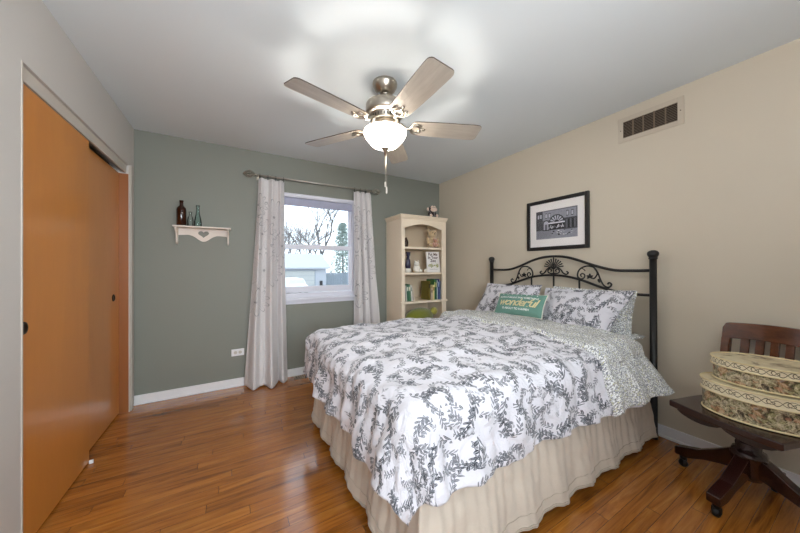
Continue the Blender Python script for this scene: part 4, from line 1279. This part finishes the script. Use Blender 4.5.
# second shelf
M['navy'] = plain('navy glaze', srgb(44, 42, 66), 0.35)
M['ceramic'] = plain('white glazed ceramic', srgb(232, 226, 214), 0.25, 0, 0.04)
x, y = bxy(-0.215, -0.325)
vz = thing('figurine', 'tall navy and white figurine on the second bookcase shelf', 'figurine', (x, y, 1.1435))
mb = MB(); mb.lathe([(0.0001, 0.05), (0.030, 0.05), (0.036, 0.09), (0.030, 0.15), (0.020, 0.19), (0.0001, 0.20)], n=24, cap=False, sx=1.0, sy=0.8); mb.build('body', M['navy'], vz)
mb = MB(); mb.ball((0.004, -0.004, 0.218), 0.027, n=18); mb.box(-0.022, 0.024, -0.020, 0.018, 0.236, 0.252); mb.build('head', M['navy'], vz)
mb = MB(); mb.box(0.006, 0.016, -0.030, -0.022, 0.165, 0.225); mb.build('collar', M['ceramic'], vz, bevel=0.003)
mb = MB(); mb.lathe([(0.0001, 0), (0.040, 0), (0.042, 0.02), (0.034, 0.052), (0.0001, 0.055)], n=24, cap=False); mb.build('base', M['ceramic'], vz)
x, y = bxy(-0.085, -0.325)
ct = thing('figurine', 'white ceramic cat figurine beside the lettered board', 'figurine', (x, y, 1.1435), radians(-8))
mb = MB(); mb.ball((0.0, 0, 0.050), 0.050, 0.95, 0.55, 1.0, 20); mb.ball((0.048, 0.0, 0.022), 0.022, 1.5, 1, 0.9, 16); mb.build('body', M['ceramic'], ct)
mb = MB(); mb.ball((-0.006, -0.012, 0.108), 0.034, 1.1, 0.8, 0.85, 20); mb.build('head', M['ceramic'], ct)
for s_ in (-1, 1):
    mb = MB(); mb.lathe([(0.013, 0), (0.009, 0.014), (0.0005, 0.030)], c=(-0.006 + s_ * 0.022, -0.010, 0.128), n=14); mb.build('ear', M['ceramic'], ct)
x, y = bxy(0.040, -0.345)
mb = MB(); mb.ball((0, 0, 0.024), 0.020, 1.3, 0.8, 1.2, 16); mb.ball((0.016, -0.004, 0.050), 0.012, n=14)
tag(mb.build('figurine', M['ceramic'], None, (x, y, 1.1435)), 'tiny white bird-like figurine at the foot of the lettered board', 'figurine')
# book / board leaning with lettering
x, y = bxy(0.158, -0.355)
bdp = thing('picture_book', 'white picture book with dark lettering propped on the second shelf', 'book', (x, y, 1.1435), radians(-3))
tilt = Matrix.Rotation(radians(-7), 4, 'X')
mb = MB(); mb.box(-0.100, 0.100, -0.006, 0.006, 0.001, 0.268, tilt); mb.build('cover', plain('white book cover', srgb(232, 226, 222), 0.5, 0, 0.03), bdp, bevel=0.001)
M['ink'] = plain('maroon ink', srgb(72, 30, 34), 0.6)
for body, z, sz, mm in (('Put Me', 0.232, 0.050, 'ink'), ('In Your', 0.190, 0.050, 'ink'), ('Zoo', 0.150, 0.050, 'ink')):
    vs, fs = text_mesh(body, sz, offset=0.0014)
    mb = MB(); mb.add([tilt @ Vector((a_, -0.0067, z + b_)) for a_, b_, c_ in vs], fs); mb.build('lettering', M[mm], bdp)
mb = MB(); random.seed(5)
for i in range(46):
    a_, z_ = random.uniform(-0.072, 0.078), random.gauss(0.088, 0.014); l_ = random.uniform(0.006, 0.013); an = random.uniform(0, pi)
    c4 = [Vector((a_ + l_ * cos(an + q), -0.0067 - i * 0.00001, z_ + 0.6 * l_ * sin(an + q))) for q in (0, 1.0, pi, pi + 1.0)]
    mb.add([tilt @ p_ for p_ in c4], [(0, 1, 2, 3)])
mb.build('leaf_drawing', plain('olive drawing', srgb(150, 152, 70), 0.6, 0, 0.4, 90), bdp)
mb = MB()
for i in range(9):
    c4 = [(-0.062 + i * 0.014, 0.036), (-0.053 + i * 0.014, 0.036), (-0.053 + i * 0.014, 0.041), (-0.062 + i * 0.014, 0.041)]
    mb.add([tilt @ Vector((a_, -0.0068, b_)) for a_, b_ in c4], [(0, 1, 2, 3)])
mb.build('caption_line', plain('grey ink', srgb(120, 112, 112), 0.6), bdp)
# books -------------------------------------------------------------
def book(xc, w, h, d, col, label, lean=0.0, z=0.790, yf=-0.362, group=None, spine=None):
    x, y = bxy(xc, yf)
    root = thing('book', label, 'book', (x, y, z), 0, group)
    Mx = Matrix.Rotation(lean, 4, 'Y')
    off = abs(sin(lean)) * w / 2
    Mx = Matrix.Translation((0, 0, off)) @ Mx
    cm = plain('cover ' + label[:24], col, 0.5, 0, 0.12, 30)
    mb = MB()
    mb.box(-w / 2, -w / 2 + 0.0022, 0, d, 0, h, Mx); mb.box(w / 2 - 0.0022, w / 2, 0, d, 0, h, Mx); mb.box(-w / 2, w / 2, -0.002, 0.001, 0, h, Mx)
    mb.build('cover', cm, root)
    mb = MB(); mb.box(-w / 2 + 0.0022, w / 2 - 0.0022, 0.001, d - 0.004, 0.003, h - 0.003, Mx); mb.build('pages', M['paper'], root)
    if spine:
        mb = MB(); mb.box(-w / 2 + 0.003, w / 2 - 0.003, -0.0028, -0.002, h * 0.62, h * 0.86, Mx)
        mb.build('spine_label', plain('spine ' + label[:20], spine, 0.5, 0, 0.3, 120), root)
    return root
M['paper'] = plain('book pages', srgb(226, 216, 196), 0.8, 0, 0.05, 90)
bkL = [(-0.272, 0.012, 0.195, (205, 200, 190), 'thin pale book at the far left of the lower bookcase shelf', -4, None),
       (-0.250, 0.026, 0.205, (52, 96, 74), 'thick dark green book in the left group, beside the thin pale book', -4, (200, 205, 190)),
       (-0.220, 0.022, 0.208, (74, 120, 88), 'mid green book in the left group, left of the white one', -5, (220, 220, 200)),
       (-0.190, 0.014, 0.198, (232, 230, 222), 'white spined book in the left group', -6, (120, 140, 120)),
       (-0.158, 0.012, 0.192, (214, 196, 178), 'pinkish cream book leaning at the right end of the left group', -10, None)]
for xc, w_, h_, c_, lb, ln, sp_ in bkL: book(xc + 0.014, w_, h_, 0.15, srgb(*c_), lb, radians(ln), spine=srgb(*sp_) if sp_ else None)
bkR = [(0.044, 0.028, 0.240, (104, 92, 34), 'tall olive brown book at the left end of the right group', (60, 50, 24)),
       (0.074, 0.024, 0.150, (196, 176, 152), 'short pinkish tan book in the right group, second from left', (120, 90, 80)),
       (0.102, 0.024, 0.190, (226, 208, 150), 'cream yellow book in the middle of the right group', (150, 120, 70)),
       (0.128, 0.018, 0.262, (58, 104, 52), 'tall green book in the right group, next to the cream yellow one', (190, 200, 120)),
       (0.149, 0.018, 0.255, (36, 84, 62), 'dark teal green book in the right group', (200, 190, 120)),
       (0.170, 0.018, 0.250, (170, 184, 186), 'pale grey blue book in the right group', (90, 110, 130)),
       (0.192, 0.020, 0.262, (36, 46, 110), 'tall royal blue book in the right group', (170, 180, 210)),
       (0.212, 0.016, 0.235, (112, 130, 160), 'muted steel blue book at the right end of the right group', (60, 70, 100)),]
for i, (xc, w_, h_, c_, lb, sp_) in enumerate(bkR): book(xc + 0.040, w_, h_, 0.17, srgb(*c_), lb, 0, yf=-0.362 - (0.012 if i in (1, 2) else 0), spine=srgb(*sp_))
x, y = bxy(0.0, -0.26)
toy('plush_turtle', 'olive green plush turtle lying on the shelf behind the duvet', 'soft toy', (x, y, 0.4545), radians(8), [
    ('body', M['fur_olive'], [(0, 0, 0.115, 0.115, 2.0, 1.0, 1.0)]),
    ('head', M['fur_yellow'], [(0.205, -0.055, 0.175, 0.050, 1.1, 0.9, 1.05)]),
    ('leg', M['fur_yellow'], [(-0.16, -0.08, 0.040, 0.040, 1.3, 1, 1)]), ('leg', M['fur_yellow'], [(0.14, -0.09, 0.040, 0.040, 1.3, 1, 1)]),
])

# ------------------------------------------------------------------ swivel chair
CH_C, CH_A = (2.235, 0.335), radians(-17)      # centre, rotation: local -x is the front
ch = thing('swivel_chair', 'dark wooden swivel chair with slatted back by the tan wall', 'chair', (2.290, 0.375, 0), radians(-17))
def ell(w, h): return None
# seat: local x depth (-front), y width
sd, sw_ = 0.44, 0.425
def seat_pts():
    pts = []
    # front edge slightly bowed, rear rounded
    for i in range(9):
        t = i / 8; pts.append((-sd / 2 - 0.020 * sin(pi * t), sw_ / 2 - sw_ * t))
    pts += [(-sd / 2 + 0.2, -sw_ / 2 - 0.006)]
    for i in range(7):
        t = i / 6; a = radians(-90 + 90 * t); pts.append((sd / 2 - 0.06 + 0.06 * cos(a), -sw_ / 2 + 0.06 + 0.06 * sin(a)))
    for i in range(7):
        t = i / 6; a = radians(0 + 90 * t); pts.append((sd / 2 - 0.06 + 0.06 * cos(a), sw_ / 2 - 0.06 + 0.06 * sin(a)))
    pts += [(-sd / 2 + 0.2, sw_ / 2 + 0.006)]
    return pts
mb = MB(); mb.prism(seat_pts(), 0.034, Matrix.Translation((0, 0, 0.437)))
mb.build('seat', M['darkwood'], ch, bevel=0.006, seg=3)
# scalloped brackets under the seat
for s_ in (-1, 1):
    pr_ = [(-0.19, 0.0)]
    for i in range(25):
        t = i / 24; xx = -0.19 + 0.36 * t
        pr_.append((xx, -0.012 - 0.022 * abs(sin(2.0 * pi * t)) ** 0.7 - 0.012 * sin(pi * t)))
    pr_.append((0.17, 0.0))
    mb = MB(); mb.prism(pr_[::-1], 0.022, XZ(0, s_ * 0.155, 0.4200)); mb.build('apron', M['darkwood'], ch)
pr_ = [(-0.185, 0.0)] + [(-0.185 + 0.37 * i / 24, -0.014 - 0.026 * abs(sin(2 * pi * i / 24)) ** 0.7) for i in range(25)] + [(0.185, 0.0)]
mb = MB(); mb.prism(pr_[::-1], 0.022, YZ(-0.188, 0, 0.4200)); mb.build('apron', M['darkwood'], ch)
mb = MB(); mb.box(-0.13, 0.13, -0.035, 0.035, 0.385, 0.4200); mb.lathe([(0.0001, 0.30), (0.022, 0.30), (0.022, 0.40), (0.05, 0.41), (0.0001, 0.412)], n=24, cap=False)
mb.build('swivel_mechanism', M['brass'], ch)
mb = MB()
mb.lathe([(0.0001, 0.125), (0.045, 0.125), (0.060, 0.15), (0.062, 0.215), (0.070, 0.245), (0.062, 0.265), (0.046, 0.275), (0.050, 0.300), (0.042, 0.318), (0.0001, 0.320)], n=8, cap=False)
mb.build('hub', M['darkwood'], ch)
for k in range(4):
    a = radians(76 + 17 + 90 * k) if False else radians([93, 185, 273, 3][k])
    L = 0.29 if k != 3 else 0.245
    prof = [(0.04, 0.150), (0.10, 0.135), (0.17, 0.110), (L - 0.05, 0.074), (L + 0.01, 0.066), (L + 0.016, 0.072), (L + 0.016, 0.110), (L - 0.01, 0.120), (0.20, 0.150), (0.13, 0.196), (0.07, 0.240), (0.04, 0.245)]
    Mx = Matrix.Rotation(a, 4, 'Z') @ Matrix.Rotation(radians(90), 4, 'X')
    mb = MB(); mb.prism(prof, 0.052, Mx); lg = mb.build('leg', M['darkwood'], ch, bevel=0.006, seg=2)
    q = Matrix.Rotation(a, 4, 'Z') @ Matrix.Translation((L - 0.015, 0, 0))
    mb = MB()
    mb.lathe([(0.0001, 0.040), (0.010, 0.040), (0.016, 0.050), (0.018, 0.070), (0.0001, 0.071)], n=14, M=q, cap=False)
    mb.box(-0.010, 0.010, -0.016, -0.012, 0.018, 0.046, q); mb.box(-0.010, 0.010, 0.012, 0.016, 0.018, 0.046, q)
    cs_ = mb.build('caster', M['black'], lg)
    mb = MB(); mb.lathe([(0.0001, -0.011), (0.018, -0.011), (0.021, -0.006), (0.021, 0.006), (0.018, 0.011), (0.0001, 0.011)], n=22, cap=False, M=q @ Matrix.Translation((0, 0, 0.0212)) @ Matrix.Rotation(radians(90), 4, 'X'))
    mb.v = mb.v; mb.build('caster_wheel', M['black'], lg)
# back: curved crest, two posts, slats, leaning back
def back_y(t):      # t -1..1 across; returns x offset (concave towards the sitter)
    return 0.055 * (1 - t * t)
lean = 0.16
def bpnt(t, z):     # point on back surface
    hw = 0.215
    return Vector((0.165 + back_y(t) + (z - 0.47) * lean, t * hw, z))
def slab(t0, t1, z0f, z1f, thick, n=14, name='x', mat=None, bev=0.003):
    mb = MB(); vs = []; fs = []
    for i in range(n + 1):
        t = t0 + (t1 - t0) * i / n
        for z in (z0f(t), z1f(t)):
            p_ = bpnt(t, z)
            vs += [p_ + Vector((-thick / 2, 0, 0)), p_ + Vector((thick / 2, 0, 0))]
    for i in range(n):
        a = i * 4; b = a + 4
        fs += [(a, a + 2, b + 2, b), (a + 1, b + 1, b + 3, a + 3), (a, b, b + 1, a + 1), (a + 2, a + 3, b + 3, b + 2)]
    fs += [(0, 1, 3, 2), (n * 4, n * 4 + 2, n * 4 + 3, n * 4 + 1)]
    mb.add(vs, fs); return mb.build(name, mat or M['backwood'], ch, bevel=bev)
def ztop(t): return 0.872 + 0.010 * (1 - t * t) - 0.030 * max(0, (abs(t) - 0.93) / 0.07) ** 2
slab(-1, 1, lambda t: 0.780 + 0.012 * (1 - t * t), ztop, 0.024, 40, 'crest_rail')
for s_ in (-1, 1):
    slab(s_ * 1.0 if s_ < 0 else 0.86, -0.86 if s_ < 0 else 1.0, lambda t: 0.452, lambda t: 0.785, 0.028, 3, 'back_post')
for k in range(6):
    c = -0.62 + 1.24 * k / 5
    slab(c - 0.075, c + 0.075, lambda t: 0.500, lambda t: 0.792, 0.012, 3, 'slat')
slab(-0.86, 0.86, lambda t: 0.470, lambda t: 0.505, 0.022, 16, 'lower_rail')

# ------------------------------------------------------------------ hat boxes
def scene_mat(name):
    m = Mat(name, srgb(170, 150, 110), 0.45)
    co = m.coord('UV')
    n1 = m.noise(co, 15, 5, 0.65, 0.8); n2 = m.noise(m.coord('UV', (1, 0.7, 1)), 34, 4, 0.7, 0.5)
    v = m.n('TexVoronoi', voronoi_dimensions='2D'); v.inputs['Scale'].default_value = 48; m.link(co, v.inputs['Vector'])
    sx = m.n('SeparateXYZ'); m.link(co, sx.inputs[0])
    zz = X(m.nt, sx.outputs[1])
    c1 = m.ramp(n1, [(0.38, srgb(30, 24, 18)), (0.44, srgb(104, 80, 54)), (0.48, srgb(226, 212, 176)), (0.52, srgb(108, 106, 48)), (0.56, srgb(70, 58, 40)), (0.62, srgb(180, 128, 84))])
    c2 = m.ramp(n2, [(0.42, srgb(34, 28, 20)), (0.48, srgb(160, 142, 108)), (0.55, srgb(232, 220, 190)), (0.61, srgb(92, 84, 48))])
    c = m.mix(0.45, c1, c2)
    sc = m.n('SeparateColor'); m.link(v.outputs['Color'], sc.inputs[0])
    pick = X(m.nt, sc.outputs[0]).gt(0.62) * X(m.nt, v.outputs['Distance']).lt(0.40)
    pc_ = m.ramp(X(m.nt, sc.outputs[1]), [(0.0, srgb(196, 132, 104)), (0.25, srgb(120, 122, 52)), (0.5, srgb(222, 210, 180)), (0.75, srgb(70, 58, 50)), (0.9, srgb(150, 160, 170))], 'CONSTANT')
    c = m.mix(pick * 0.4, c, pc_)
    m.color(c)
    return m.m
def scroll_mat(name):
    m = Mat(name, srgb(232, 220, 184), 0.4)
    co = m.coord('UV')
    sx = m.n('SeparateXYZ'); m.link(co, sx.inputs[0])
    x0, z0 = X(m.nt, sx.outputs[0]), X(m.nt, sx.outputs[1])
    # running scroll: repeated spirals along x; UV z in metres from rim centre
    P = 0.052
    xi = (x0 / P).fr() * P - P / 2
    r = (xi * xi + z0 * z0 * 1.2).op('SQRT')
    an = z0.op('ARCTAN2', xi)
    sp = ((an / 6.2832 + r * 75).fr() - 0.5).ab()
    m1 = sp.lt(0.11) * r.lt(0.018)
    wv = (z0 - (x0 * (6.2832 / P)).sn() * 0.013).ab().lt(0.0022)
    wv2 = (z0 + (x0 * (6.2832 / P)).sn() * 0.010).ab().lt(0.0016)
    mk = m1.mx(wv).mx(wv2)
    m.color(m.mix(mk * 0.9, srgb(230, 219, 188), srgb(84, 72, 42)))
    return m.m
def lidtop_mat(name):
    m = Mat(name, srgb(196, 178, 140), 0.4)
    co = m.coord('Object')
    n1 = m.noise(co, 9, 4, 0.6, 1.0)
    m.color(m.ramp(n1, [(0.32, srgb(120, 98, 66)), (0.45, srgb(206, 190, 154)), (0.58, srgb(222, 208, 174)), (0.68, srgb(150, 130, 84))]))
    return m.m
M['toile'] = scene_mat('painted market scene'); M['scroll'] = scroll_mat('cream scroll band'); M['lid'] = lidtop_mat('printed lid top')
M['rimgold'] = plain('cream gold rim', srgb(222, 206, 160), 0.35)
def hatbox(label, cx, cy, z, a, b, h, lidh, rz):
    root = thing('hat_box', label, 'hat box', (cx, cy, z), rz, None)
    n = 96
    def wallg(aa, bb, z0, z1, vc=0.0):
        mb = MB(); per = pi * (3 * (aa + bb) - sqrt((3 * aa + bb) * (aa + 3 * bb)))
        mb.grid(lambda u, v: (aa * cos(2 * pi * u), bb * sin(2 * pi * u), z0 + (z1 - z0) * v), n, 4, uvf=lambda u, v: (u * per, (v - 0.5) * (z1 - z0) + vc))
        return mb
    mb = wallg(a, b, 0.0, h - lidh * 0.5); mb.add([(a * cos(2 * pi * i / n), b * sin(2 * pi * i / n), 0.0) for i in range(n)], [tuple(range(n))[::-1]]); mb.build('box_body', M['toile'], root)
    mb = MB(); mb.tube([((a + 0.001) * cos(2 * pi * i / n), (b + 0.001) * sin(2 * pi * i / n), 0.0055) for i in range(n)], 0.0045, 8, closed=True); mb.build('base_rim', M['rimgold'], root)
    a2, b2 = a + 0.006, b + 0.006
    mb = wallg(a2, b2, h - lidh, h); ld = mb.build('lid', M['scroll'], root)
    mb = MB()
    def topf(u, v):
        rr = v
        return (a2 * rr * cos(2 * pi * u), b2 * rr * sin(2 * pi * u), h + 0.004 * (1 - rr ** 4) - 0.002)
    mb.grid(topf, n, 8); mb.build('lid_top', M['lid'], ld)
    for zz, rr in ((h - lidh, 0.0032), (h - 0.001, 0.0042)):
        mb = MB(); mb.tube([((a2 + 0.0005) * cos(2 * pi * i / n), (b2 + 0.0005) * sin(2 * pi * i / n), zz) for i in range(n)], rr, 8, closed=True); mb.build('lid_rim', M['rimgold'], ld)
    return root
hatbox('larger oval hat box with painted scenes on the chair seat, under the smaller one', 2.268, 0.320, 0.4555, 0.150, 0.212, 0.160, 0.052, radians(13))
hatbox('smaller oval hat box with scroll banded lid, on top of the larger one', 2.284, 0.302, 0.6195, 0.136, 0.194, 0.116, 0.038, radians(12))

# ------------------------------------------------------------------ outdoors
GZ = -1.28
M['snow'] = painted('trodden snow and pale drive', srgb(170, 172, 176), 0.8, 0.12, 3)
mb = MB(); mb.grid(lambda u, v: (-40 + 90 * u, YB + 1.5 + 95 * v, GZ), 4, 4, smooth=False)
struct(mb.build('ground', M['snow']))
def outp(u, D, v):
    """place outdoors features by bearing u (px) at depth D along the view"""
    d = F + R * ((u - 400) / 287.05)
    return Vector((d.x * D, d.y * D, 0))
Fh = Vector((F.x, F.y, 0)).normalized()
ang_y = radians(-30.25)
# garage, long side facing the house; frame aligned with the room
gar = thing('garage', 'pale garage with a low grey roof across the yard', 'garage', (1.0, 32.5, GZ))
M['siding'] = painted('pale siding', srgb(172, 174, 178), 0.7, 0.03)
M['roof'] = painted('grey shingle roof', srgb(176, 178, 182), 0.8, 0.12, 8)
M['gdoor'] = painted('garage door cream', srgb(178, 178, 172), 0.6, 0.03)
gx0, gx1, gd = -6.0, 8.2, 6.5
mb = MB(); mb.box(gx0, gx1, 0, gd, 0, 2.45); mb.build('walls', M['siding'], gar)
rp = [(-0.5, 2.35), (-0.5, 2.50), (gd / 2, 4.15), (gd + 0.5, 2.50), (gd + 0.5, 2.35)]
mb = MB(); mb.prism(rp, gx1 - gx0 + 0.8, Matrix.Translation(((gx0 + gx1) / 2, 0, 0)) @ Matrix(((0, 0, 1, 0), (1, 0, 0, 0), (0, 1, 0, 0), (0, 0, 0, 1))))
mb.build('roof', M['roof'], gar)
gdz = gx1 - 1.3
mb = MB(); mb.box(gx1 - 6.6, gdz, -0.05, 0.02, 0, 2.1)
gd_ = mb.build('garage_door', M['gdoor'], gar)
mb = MB()
for k in range(1, 4): mb.box(gx1 - 6.6, gdz, -0.07, -0.05, k * 0.525 - 0.02, k * 0.525 + 0.02)
mb.box(gx1 - 6.72, gx1 - 6.6, -0.08, 0, 0, 2.2); mb.box(gdz, gdz + 0.1, -0.08, 0, 0, 2.2); mb.box(gx1 - 6.72, gdz + 0.1, -0.08, 0, 2.1, 2.2)
mb.build('door_frame', painted('grey trim outdoors', srgb(150, 156, 160), 0.6), gar)
mb = MB(); mb.box(gx1 - 0.72, gx1 - 0.42, -0.10, 0, 0.35, 1.0); mb.build('wall_lamp', M['black'], gar)
# fence
fc = thing('fence', 'pale vertical board fence beside the garage', 'fence', (9.4, 33.5, GZ))
M['fence'] = painted('weathered fence', srgb(128, 136, 142), 0.8, 0.15, 6)
mb = MB()
for k in range(46): mb.box(k * 0.22, k * 0.22 + 0.19, 0, 0.03, 0.05, 1.85)
mb.build('board_panel', M['fence'], fc)
for k in range(5):
    mb = MB(); mb.box(k * 2.4, k * 2.4 + 0.12, 0.03, 0.15, 0, 1.95); mb.build('post', M['fence'], fc)
# parked car in front of the garage door, under snow
car = thing('car', 'small white car parked in front of the garage', 'car', (5.0, 26.5, GZ))
M['carpaint'] = plain('white car paint', srgb(238, 240, 242), 0.3, 0, 0.02)
M['carglass'] = plain('car window', srgb(190, 196, 202), 0.15)
prof = [(-0.88, 0.32), (-0.90, 0.80), (-0.80, 1.00), (-0.62, 1.42), (-0.45, 1.50), (0.45, 1.50), (0.62, 1.42), (0.80, 1.00), (0.90, 0.80), (0.88, 0.32)]
mb = MB(); mb.prism(prof, 3.2, XZ(0, 2.1, 0)); mb.build('body', M['carpaint'], car, bevel=0.08, seg=3)
mb = MB(); mb.box(-0.86, 0.86, -0.2, 0.55, 0.32, 0.92); mb.build('hood', M['carpaint'], car, bevel=0.10, seg=3)
mb = MB(); mb.prism([(-0.74, 1.02), (-0.58, 1.40), (0.58, 1.40), (0.74, 1.02)], 0.03, XZ(0, 0.488, 0)); mb.build('windshield', M['carglass'], car)
mb = MB(); mb.box(-0.55, 0.55, -0.23, -0.19, 0.42, 0.62); mb.build('grille', M['nickeldark'], car)
for sx_ in (-0.76, 0.76):
    for yy in (0.35, 2.9):
        mb = MB(); mb.lathe([(0.0001, -0.11), (0.30, -0.11), (0.33, -0.06), (0.33, 0.06), (0.30, 0.11), (0.0001, 0.11)], n=24, cap=False, M=Matrix.Translation((sx_, yy, 0.33)) @ Matrix.Rotation(radians(90), 4, 'Y'))
        mb.build('wheel', M['black'], car)
# bare trees: recursive branching, one mesh each
M['bark'] = painted('grey bark', srgb(116, 112, 110), 0.9, 0.2, 8)
def bare_tree(label, x, y, h, seed, lean=0.0, depth=6):
    rnd = random.Random(seed)
    mb = MB()
    def br(p, d, l, r, k):
        pts = [p]; rr = [r]; q = Vector(p); dd = Vector(d)
        for i in range(4):
            dd = (dd + Vector((rnd.uniform(-1, 1), rnd.uniform(-1, 1), rnd.uniform(-0.3, 0.6))) * 0.13).normalized()
            q = q + dd * l / 4
            pts.append(q.copy()); rr.append(r * (1 - 0.38 * (i + 1) / 4))
        mb.tube(pts, rr, 5 if k > 3 else 8)
        if k >= depth: return
        nb = 3 if k < 3 else rnd.choice((2, 3, 3))
        for j in range(nb):
            ax = Vector((rnd.uniform(-1, 1), rnd.uniform(-1, 1), 0.15)).normalized()
            nd = (dd * 0.95 + ax * rnd.uniform(0.45, 0.85)).normalized()
            br(q if j < 2 else pts[2 + j % 2], nd, l * rnd.uniform(0.68, 0.86), r * 0.60, k + 1)
    br(Vector((0, 0, 0)), Vector((lean, 0, 1)).normalized(), h * 0.26, h * 0.020, 0)
    o = mb.build('bare_tree', M['bark'], None, (x, y, GZ))
    return tag(o, label, 'tree')
def place(u, D):
    d = Vector((0.5033 + 0.8641 * (u - 400) / 287.05, 0.8641 - 0.5033 * (u - 400) / 287.05))
    return d.x * D, d.y * D
x, y = place(322, 53); bare_tree('tall bare tree with forking trunk, in the middle of the window view', x, y, 18, 4, 0.05, 6)
x, y = place(302, 66); bare_tree('bare tree behind the garage roof, at the left of the window view', x, y, 16, 9, -0.1, 6)
x, y = place(281, 44); bare_tree('bare spreading tree whose crown shows beside the left curtain', x, y, 12, 15, -0.05, 6)
# evergreen
x, y = place(343, 39)
ev = thing('evergreen_tree', 'tall feathery evergreen behind the fence at the right of the window', 'tree', (x, y, GZ))
mb = MB(); mb.tube([(0, 0, 0), (0, 0, 8.5)], [0.16, 0.03], 8); mb.build('trunk', M['bark'], ev)
rnd = random.Random(2)
mb = MB()
for k in range(3200):
    hh = rnd.uniform(0.6, 8.6); R_ = 2.9 * (1 - hh / 9.2) ** 0.8 + 0.1
    a = rnd.uniform(0, 2 * pi); rr = R_ * rnd.uniform(0.25, 1.0)
    c = Vector((rr * cos(a), rr * sin(a), hh - 0.25 * rr))
    out = Vector((cos(a), sin(a), -0.35)).normalized(); sd_ = Vector((-sin(a), cos(a), 0))
    l_, w_ = rnd.uniform(0.25, 0.5), rnd.uniform(0.06, 0.12)
    mb.add([c - out * l_ * 0.5, c + sd_ * w_, c + out * l_ * 0.6, c - sd_ * w_, c + Vector((0, 0, 0.05))], [(0, 1, 4), (1, 2, 4), (2, 3, 4), (3, 0, 4)])
mb.build('foliage', painted('blue green needles', srgb(160, 176, 166), 0.8, 0.2, 10), ev)
